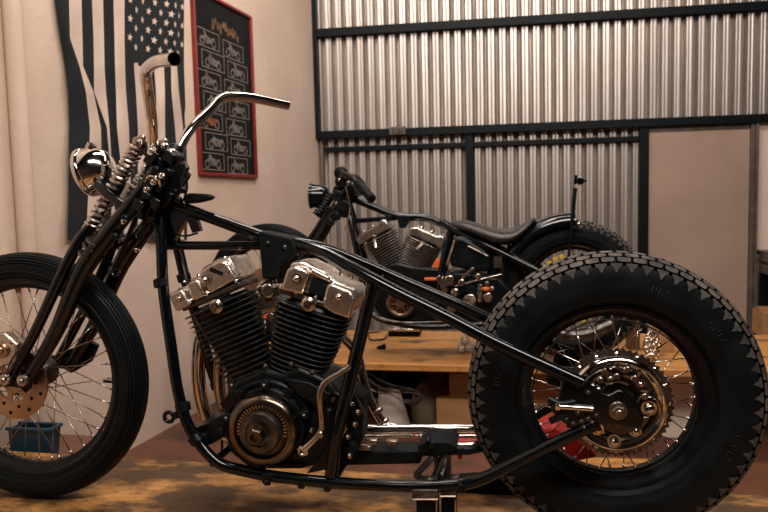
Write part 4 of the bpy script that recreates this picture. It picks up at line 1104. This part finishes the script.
# engine
g = G(); g.prism([Q(x, y, -.09) for x, y in ((372, 272), (395, 262), (412, 266), (440, 268), (446, 300), (440, 326), (386, 326), (370, 304))], (0, .18, 0))
g.prism([Q(x, y, -.1) for x, y in ((444, 272), (470, 273), (500, 278), (520, 300), (500, 322), (446, 326))], (0, .16, 0))
g.prism([Q(x, y, -.06) for x, y in ((486, 250), (500, 252), (524, 264), (516, 300), (488, 300))], (0, .12, 0))
en2 = g.out('engine', 'satin_black', b2, bevel=.012)
c1, M1, L1 = cylinder_part(b2, Q(398, 272), Q(378, 234), 'cylinder', 15, .145, .180, .14, .17, fin_t=.0026, f0=.03, f1=.90, edge=1)
c2, M2, L2 = cylinder_part(b2, Q(410, 274), Q(426, 238), 'cylinder', 15, .145, .180, .14, .17, fin_t=.0026, f0=.03, f1=.90, edge=1)
for M_, o_, nm in ((M1, Q(377, 235), 0), (M2, Q(427, 239), 1)):
    g = G(); T = lambda x, y, z: o_+M_ @ V((x, y, z))
    g.prism([T(x, -.075, z) for x, z in ((-.085, -.004), (-.085, .024), (-.06, .038), (.04, .038), (.065, .050), (.085, .040), (.085, -.004))], (M_ @ V((0, 1, 0)))*.15)
    rc2 = g.out('rocker_cover', 'bright_aluminium', b2, bevel=.006)
    g = G()
    for x in (-.04, .01, .06): acorn(g, T(x, -.04, .036), .011, .014, ax=M_ @ V((0, 0, 1)))
    g.tube([T(0, -.085, -.015), T(-.012, -.10, -.055)], .010, n=10, sub=1)
    out_split(g, 'cover_nut', 'chrome', rc2)
g = G(); pc = Q(401, 303, -.1)
g.lathe([(.045, .0), (.066, .0), (.066, .02), (.060, .026), (.052, .026), (.045, .02)], pc, (0, -1, 0), 36, closed=True); g.cyl(pc, .022, 0, .03, n=20)
for i in range(6):
    a = 2*pi*i/6; g.beam(pc+V((0, -.012, 0)), pc+V((cos(a)*.05, -.012, sin(a)*.05)), .012, .012, upv=(0, 1, 0))
for i in range(12):
    a = 2*pi*i/12; g.cyl(pc+V((cos(a)*.036, -.0, sin(a)*.036)), .006, 0, .022, n=10)
g.out('clutch_basket', 'bronze_steel', en2)
g = G()
for (x, y, r, h) in ((450, 279, .02, .02), (462, 282, .016, .03), (478, 276, .014, .02), (488, 297, .022, .02), (470, 300, .03, .02), (455, 292, .018, .02), (487, 283, .010, .02), (452, 308, .02, .02), (492, 288, .012, .03)): g.cyl(Q(x, y, -.13), r, 0, h, n=16, ch=.003)
g.box(Q(448, 281, -.13), (.05, .03, .04)); g.beam(Q(438, 276, -.14), Q(446, 292, -.14), .02, .025); g.beam(Q(462, 278, -.14), Q(474, 268, -.14), .012, .012); g.beam(Q(480, 284, -.13), Q(480, 302, -.13), .012, .02)
g.tube([Q(455, 286, -.14), Q(478, 280, -.14), Q(502, 274, -.13)], .004, n=6)
out_split(g, 'gearbox_fitting', 'old_chrome', en2, bevel=.002)
g = G(); g.lathe([(.03, 0), (.062, 0), (.066, .02), (.058, .03), (.03, .03)], Q(466, 297, -.1), (0, -1, 0), 32, closed=True); g.out('pulley', 'matte_black', en2)
g = G(); g.prism([Q(x, y, -.08) for x, y in ((437, 258), (442, 262), (438, 282), (424, 282), (426, 276))], (0, .03, 0)); g.box(Q(431, 279, -.1), (.06, .03, .012)); o = g.out('orange_bracket', 'orange_paint', en2, bevel=.003); o['label'] = 'orange painted bracket'
g = G(); g.ball(Q(486, 289, -.14), .018, (1, .6, .6)); o = g.out('wire_cap', 'orange_paint', en2); o['label'] = 'small orange wire cap'
g = G(); g.tube([Q(368, 311, -.12), Q(380, 319, -.13), Q(396, 322, -.13), Q(444, 322, -.13)], .006, n=10); g.out('exhaust_pipe', 'dark_steel', b2)
g = G(); g.tube([Q(500, 318, -.16), Q(540, 324, -.16), Q(562, 334, -.16), Q(582, 335, -.16), Q(612, 324, -.16)], .022, n=16); g.out('rear_exhaust_pipe', 'dark_steel', b2)
# oil tank, saddle, fender
g = G(); g.prism([Q(x, y, -.11) for x, y in ((453, 237), (463, 236), (486, 250), (492, 258), (490, 272), (474, 272), (449, 266))], (0, .22, 0)); ot = g.out('oil_tank', 'satin_black', b2, bevel=.018, seg=4)
g = G(); g.tube([Q(447, 265, -.12), Q(455, 240, -.12)], .006, n=8, sub=1); g.tube([Q(468, 246, -.12), Q(488, 256, -.12)], .004, n=8, sub=1); g.box(Q(498, 262, -.12), (.035, .02, .05)); out_split(g, 'tank_strap', 'old_chrome', ot)
seat = [(452, 223, .04, .020), (459, 222.5, .07, .028), (471, 225.5, .09, .036), (486, 231, .12, .040), (500, 235, .14, .040), (511, 234, .145, .036), (520, 229, .13, .030), (527, 223, .11, .024), (532, 218.5, .08, .018), (536, 216.5, .05, .012)]
g = G(); rings = []
for x, y, w_, h_ in seat:
    c = Q(x, y+3); t = []
    for k in range(24):
        a = 2*pi*k/24; t.append(c+V((0, math.copysign(abs(cos(a))**.8, cos(a))*w_, sin(a)*h_*(1 if sin(a) > 0 else .9))))
    rings.append(t)
g.ring_surface(rings); sd = g.out('saddle', 'leather', b2, smooth=70, sub=1)
g = G()
for d in (-.04, .06): g.helix(Q(512, 246, d), Q(512, 238, d), .02, .004, 4, n=6, per=12)
out_split(g, 'saddle_spring', 'old_chrome', sd)
g = G(); rings = []; Rf = .345
for i in range(24):
    a = radians(88+ (192-88)*i/23); 
    sec = [(-.078, -.05), (-.080, -.02), (-.06, .0), (0, .008), (.06, 0), (.080, -.02), (.078, -.05), (.074, -.05), (.075, -.02), (.056, -.004), (0, .003), (-.056, -.004), (-.075, -.02), (-.074, -.05)]
    rings.append([R2+V((cos(a)*(Rf+r), y, sin(a)*(Rf+r))) for y, r in sec])
g.ring_surface(rings); g.out('rear_fender', 'gloss_black', b2, smooth=50)
g = G(); g.tube([Q(568, 262, -.09), Q(572, 224, -.09), Q(575, 188, -.09)], [.005, .008, .010], n=10); g.tube([Q(573, 206, -.09), Q(574, 198, -.12), Q(574, 190, -.11)], .004, n=8)
tb = g.out('tail_light_stem', 'satin_black', b2)
g = G(); g.cyl(Q(580, 181, -.09), .017, -.012, .015, n=20, ch=.003); g.beam(Q(575, 184, -.09), Q(576, 175, -.09), .012, .012); g.tube([Q(578, 181, -.09), Q(587, 181, -.09)], .004, n=8, sub=1); g.ball(Q(578, 224, -.09), .012); g.out('tail_light', 'gloss_black', tb)
g = G(); g.ball(Q(579, 224, -.10), .010); g.out('fender_bolt', 'chrome', tb)

# ---- on the bench
def box_px(x0, y0, x1, y1, Y, d):
    a, b_ = P(x0, y0, Y), P(x1, y1, Y); return a, b_
YT = Pz(403, 337, ZB).y; a, b_ = P(388, 337, YT), P(419, 326, YT)
bx = thing('metal_tin', 'small box with a shiny lid and black sides lying on the workbench', 'box', ((a.x+b_.x)/2, YT+.05, ZB))
g = G(); g.box(((a.x+b_.x)/2, YT+.05, ZB+.015), (b_.x-a.x, .09, .030)); g.out('case', 'matte_black', bx, bevel=.004)
g = G(); g.box(((a.x+b_.x)/2, YT+.05, ZB+.037), (b_.x-a.x+.004, .094, .014)); g.out('lid', 'chrome', bx, bevel=.003)
g = G(); hk = [P(387, 333, 1.42), P(382, 338, 1.42), P(374, 339, 1.41), P(370, 335, 1.41), P(372, 331, 1.42), P(379, 332, 1.42)]
hk = [Pz(x, y, ZB+.006) for x, y in ((387, 335), (381, 339.5), (374, 340), (369, 336), (371, 332), (380, 331.5))]
g.tube(hk, .005, n=8); tag(recentre(g.out('cable', 'cable')), 'short black cable curled on the workbench beside the shiny lidded box', 'cable')
c = Pz(381, 349, ZB); g = G()
g.cyl((c.x, c.y, ZB), .014, 0, .018, ax=(0, 0, 1), n=6); g.cyl((c.x+.016, c.y-.004, ZB), .010, 0, .026, ax=(0, 0, 1), n=8); g.cyl((c.x-.015, c.y+.004, ZB), .008, 0, .012, ax=(0, 0, 1), n=8)
tag(recentre(g.out('pipe_fitting', 'matte_black', bevel=.001)), 'small black metal fitting lying on the front of the workbench', 'fitting')
# square tube offcuts
YS = Pz(465, 352, ZB).y
for k in range(3):
    zc = ZB+.018 if k < 2 else ZB+.018+.0365; cx = P(461, 347, YS).x+(0, .039, .017)[k]
    g = G(); h = .018; o_ = [V((cx+i*h, YS, zc+j*h)) for i, j in ((-1, -1), (1, -1), (1, 1), (-1, 1))]; i_ = [V((cx+i*(h-.003), YS, zc+j*(h-.003))) for i, j in ((-1, -1), (1, -1), (1, 1), (-1, 1))]
    e = V((0, .12, 0)); g.ring_surface([o_, [p+e for p in o_], [p+e for p in i_], i_], closed=True)
    tag(recentre(g.out('square_tube_offcut', 'bright_aluminium', bevel=.0006)), ('left one of the two hollow square tube offcuts lying on the workbench', 'right one of the two hollow square tube offcuts lying on the workbench', 'hollow square tube offcut stacked on top of two others on the workbench')[k], 'metal tube', 'square tube offcuts on the workbench')
# crumpled foil packet and wood block seen through the rear spokes
c = P(652, 341, 1.50); foilp = G(); foilp.ball((c.x, 1.50, ZB+.062), .06, (.62, .5, 1.05), n=20)
o = foilp.out('foil_packet', 'foil')
for v in o.data.vertices: v.co += V(noise.noise_vector(v.co*28))*.012
mz = min(v.co.z for v in o.data.vertices)
for v in o.data.vertices: v.co.z += ZB-mz
tag(recentre(o), 'crumpled shiny foil packet on the workbench seen through the rear spokes', 'packet')
g = G(); g.box((P(668, 340, 1.6).x, 1.70, ZB+.10), (.09, .05, .20)); tag(recentre(g.out('cardboard_box', 'cardboard', bevel=.003)), 'upright tan cardboard box on the workbench behind the foil packet', 'box')
g = G(); g.box((P(634, 338, 1.72).x, 1.76, ZB+.07), (.06, .05, .14)); tag(recentre(g.out('wooden_block', 'cardboard_dark', bevel=.003)), 'brown wooden block standing on the workbench left of the foil packet', 'block')
# spray cans seen between the near cylinders
for x, y, m_, lab in ((265, 318, 'orange_paint', 'spray can with an orange cap seen between the near engine cylinders'), (272.5, 328, 'yellow_paint', 'yellow can on the bench seen between the near engine cylinders')):
    Yc = 1.40; c = P(x, y, Yc); g = G()
    t = thing('spray_can', lab, 'can', (c.x, Yc, ZB))
    top = max(c.z+.02, ZB+.08)
    g.lathe([(.020, 0), (.021, .003), (.021, top-ZB-.03), (.016, top-ZB-.02), (.0, top-ZB-.02)], (c.x, Yc, ZB), (0, 0, 1), 24); g.out('body', 'white_tile' if m_ == 'orange_paint' else m_, t)
    g = G(); g.lathe([(.016, top-ZB-.02), (.016, top-ZB-.002), (.013, top-ZB), (0, top-ZB)], (c.x, Yc, ZB), (0, 0, 1), 20); g.out('cap', m_, t)

# ---- under the bench
def carton(x0, x1, ytop, ybot, Y, d, name, lab, m_='cardboard', zbase=ZF, flaps=True):
    a, b_ = P(x0, ytop, Y), P(x1, ytop, Y); t = thing(name, lab, 'box', ((a.x+b_.x)/2, Y+d/2, zbase))
    g = G(); h = a.z-zbase; g.box(((a.x+b_.x)/2, Y+d/2, zbase+h/2), (b_.x-a.x, d, h)); g.out('carton', m_, t, bevel=.004)
    if flaps:
        g = G(); g.box(((a.x+b_.x)/2, Y-.002, zbase+h*.5), (.05, .003, h*.98)); g.out('tape', 'amber_wood', t)
    return a.z
z1_ = carton(436, 490, 399, 430, 1.50, .30, 'cardboard_box', 'wide cardboard box under the workbench, bottom of the pair left of the fat tyre', flaps=False)
carton(449, 484, 373, 399, 1.53, .22, 'cardboard_box', 'smaller cardboard box stacked on the wide one under the workbench', zbase=z1_+.001, flaps=False)
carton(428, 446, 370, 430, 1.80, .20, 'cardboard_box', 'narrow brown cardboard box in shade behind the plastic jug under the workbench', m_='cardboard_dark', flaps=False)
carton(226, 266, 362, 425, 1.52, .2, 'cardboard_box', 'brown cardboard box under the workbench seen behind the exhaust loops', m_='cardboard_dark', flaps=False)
carton(520, 566, 372, 430, 1.55, .18, 'cardboard_box', 'cardboard box under the workbench seen through the left half of the rear spokes', flaps=False)
carton(652, 700, 372, 440, 1.58, .17, 'cardboard_box', 'pale brown cardboard box under the bench seen through the right of the rear spokes', m_='pale_panel', flaps=False)
# plank lying on the floor behind the platform
pk0, pk1 = Pz(500, 462, ZF+.02), Pz(705, 470, ZF+.02)
g = G(); g.beam((pk0.x, pk0.y, ZF+.011), (pk1.x, pk1.y+.02, ZF+.011), .16, .022); tag(recentre(g.out('wooden_plank', 'bench_wood', bevel=.002)), 'wooden plank lying on the floor seen low through the rear spokes', 'plank')
# plastic bag
g = G(); x0, x1 = P(379, 410, 1.45), P(409, 410, 1.45); zt = P(395, 391, 1.45).z; rings = []
for j in range(15):
    t = j/14; z = ZF+(zt-ZF)*t; cx = (x0.x+x1.x)/2-.03*t; w_ = (x1.x-x0.x)/2*(1.05-.35*t**1.5); d_ = .05*(1-.75*t); 
    rings.append([V((cx+math.copysign(abs(cos(2*pi*k/36))**.7, cos(2*pi*k/36))*w_, 1.50+sin(2*pi*k/36)*d_, z)) for k in range(36)])
g.ring_surface(rings); o = g.out('plastic_bag', 'plastic_bag', smooth=70)
for v in o.data.vertices:
    if v.co.z > ZF+.01: n_ = noise.noise_vector(v.co*17+V((3, 1, 2))); v.co += V((n_.x*.012, n_.y*.02, n_.z*.006))
tag(recentre(o), 'crumpled pale grey plastic bag standing under the workbench', 'bag')
# jug
jc = P(425, 420, 1.60); jt = P(425, 380, 1.60).z
jg = thing('plastic_jug', 'translucent plastic bottle under the workbench beside the grey bag', 'bottle', (jc.x, 1.60, ZF))
g = G(); H = jt-ZF; g.lathe([(.0, 0), (.062, 0), (.068, .008), (.068, H*.55), (.060, H*.7), (.030, H*.9), (.018, H*.95), (.018, H), (0, H)], (jc.x, 1.60, ZF), (0, 0, 1), 32); g.out('body', 'jug_plastic', jg, smooth=60)
g = G(); g.lathe([(.021, H-.01), (.021, H+.015), (0, H+.015)], (jc.x, 1.6, ZF), (0, 0, 1), 20); g.out('cap', 'matte_black', jg)
c = P(414, 422, 1.45); g = G(); g.lathe([(.0, 0), (.014, 0), (.014, .045), (.008, .055), (.008, .065), (0, .065)], (c.x, 1.45, ZF), (0, 0, 1), 20)
tag(recentre(g.out('small_bottle', 'red_paint')), 'small red bottle between the grey bag and the jug', 'bottle')
# cable loops hanging under the bench edge
g = G()
for d, ox, oy in ((0, 0, 0), (.02, 2, 3), (-.02, -1, 6)):
    g.tube([P(366+ox, 370+oy, 1.40+d), P(380+ox, 380+oy, 1.40+d), P(396+ox, 386+oy, 1.40+d), P(414+ox, 390+oy*.5, 1.38+d), P(422, 396, 1.38+d), P(418, 403-oy*.3, 1.38+d), P(404, 402, 1.40+d), P(392, 394, 1.40+d), P(376, 386+oy, 1.41+d), P(362, 376+oy, 1.42+d)], .0042, n=8)
g.tube([P(388, 367, 1.43), P(384, 375, 1.42), P(382, 382, 1.40)], .004, n=8)
tag(recentre(g.out('cable', 'dark_steel')), 'loops of thin grey cable hanging beneath the front edge of the workbench', 'cable')

# ---- low ledge with blue crate behind the front wheel
ld = thing('wooden_ledge', 'low brown wooden ledge against the plaster wall behind the front wheel', 'ledge', (-1.3, .7, ZF))
g = G(); g.prism([V((p.x, p.y, ZF)) for p in (V((LP.x+(.36-LP.y)*.1003+.004, .36, 0)), V((P(118, 455, .36).x, .36, 0)), V((P(100, 450, .6).x, .62, 0)), V((LP.x+(.62-LP.y)*.1003+.004, .62, 0)))], (0, 0, zl-ZF)); g.out('ledge_block', 'ledge_wood', ld, bevel=.004)
YC = .385
a, b_ = P(8, 434, YC), P(53, 430, YC); zb = zl
cr = thing('plastic_crate', 'blue plastic crate on the brown ledge seen through the front wheel spokes', 'crate', ((a.x+b_.x)/2, YC+.05, zb))
xa, xb, zt = a.x+.005, b_.x-.012, b_.z
g = G(); 
def wallq(p): g.prism([V(q) for q in p], (0, .006, 0))
g.prism([V((xa, YC, zb)), V((xb-.012, YC, zb)), V((xb, YC-.004, zt)), V((xa, YC-.004, zt))], (0, .006, 0))
g.prism([V((xa, YC+.05, zb)), V((xb-.012, YC+.05, zb)), V((xb, YC+.054, zt)), V((xa, YC+.054, zt))], (0, .006, 0))
g.prism([V((xb-.012, YC, zb)), V((xb-.012, YC+.056, zb)), V((xb, YC+.056, zt)), V((xb, YC, zt))], (-.006, 0, 0)); g.prism([V((xa, YC, zb)), V((xa, YC+.056, zb)), V((xa, YC+.056, zt)), V((xa, YC, zt))], (.006, 0, 0))
g.box(((xa+xb)/2, YC+.028, zb+.004), (xb-xa-.02, .05, .006)); g.out('tub', 'blue_plastic', cr, bevel=.001)
g = G(); g.box(((xa+xb)/2, YC-.006, zt), (xb-xa+.012, .012, .012)); g.box(((xa+xb)/2, YC+.058, zt), (xb-xa+.012, .012, .012)); g.box((xb+.002, YC+.025, zt), (.012, .06, .012)); g.out('rim', 'blue_plastic', cr, bevel=.002)

# ------------------------------------------------------------------ light
def area(name, loc, target, size, sy, power, col):
    l = bpy.data.lights.new(name, 'AREA'); l.shape = 'RECTANGLE'; l.size = size; l.size_y = sy; l.energy = power; l.color = col
    o = bpy.data.objects.new(name, l); COL.objects.link(o); o.location = loc
    o.rotation_euler = (V(target)-V(loc)).to_track_quat('-Z', 'Y').to_euler(); return o
area('ceiling_lamp_back', (.5, 1.7, 3.1), (.8, 3.0, .6), 3.2, .3, 54, (1, .87, .78))
area('ceiling_lamp_middle', (-.1, .7, 3.1), (-.5, .9, 0), 1.8, .25, 32, (1, .86, .76))
area('ceiling_lamp_front', (1.0, -1.5, 2.9), (-.2, 1.0, .2), 2.8, .35, 92, (1, .87, .78))
wd = bpy.data.worlds.new('world'); SC.world = wd; wd.use_nodes = True
bg = wd.node_tree.nodes['Background']; bg.inputs['Color'].default_value = (.25, .30, .34, 1); bg.inputs['Strength'].default_value = .12
vs = SC.view_settings; vs.view_transform = 'Standard'; vs.look = 'None'; vs.gamma = 1; vs.exposure = .14; vs.use_curve_mapping = False
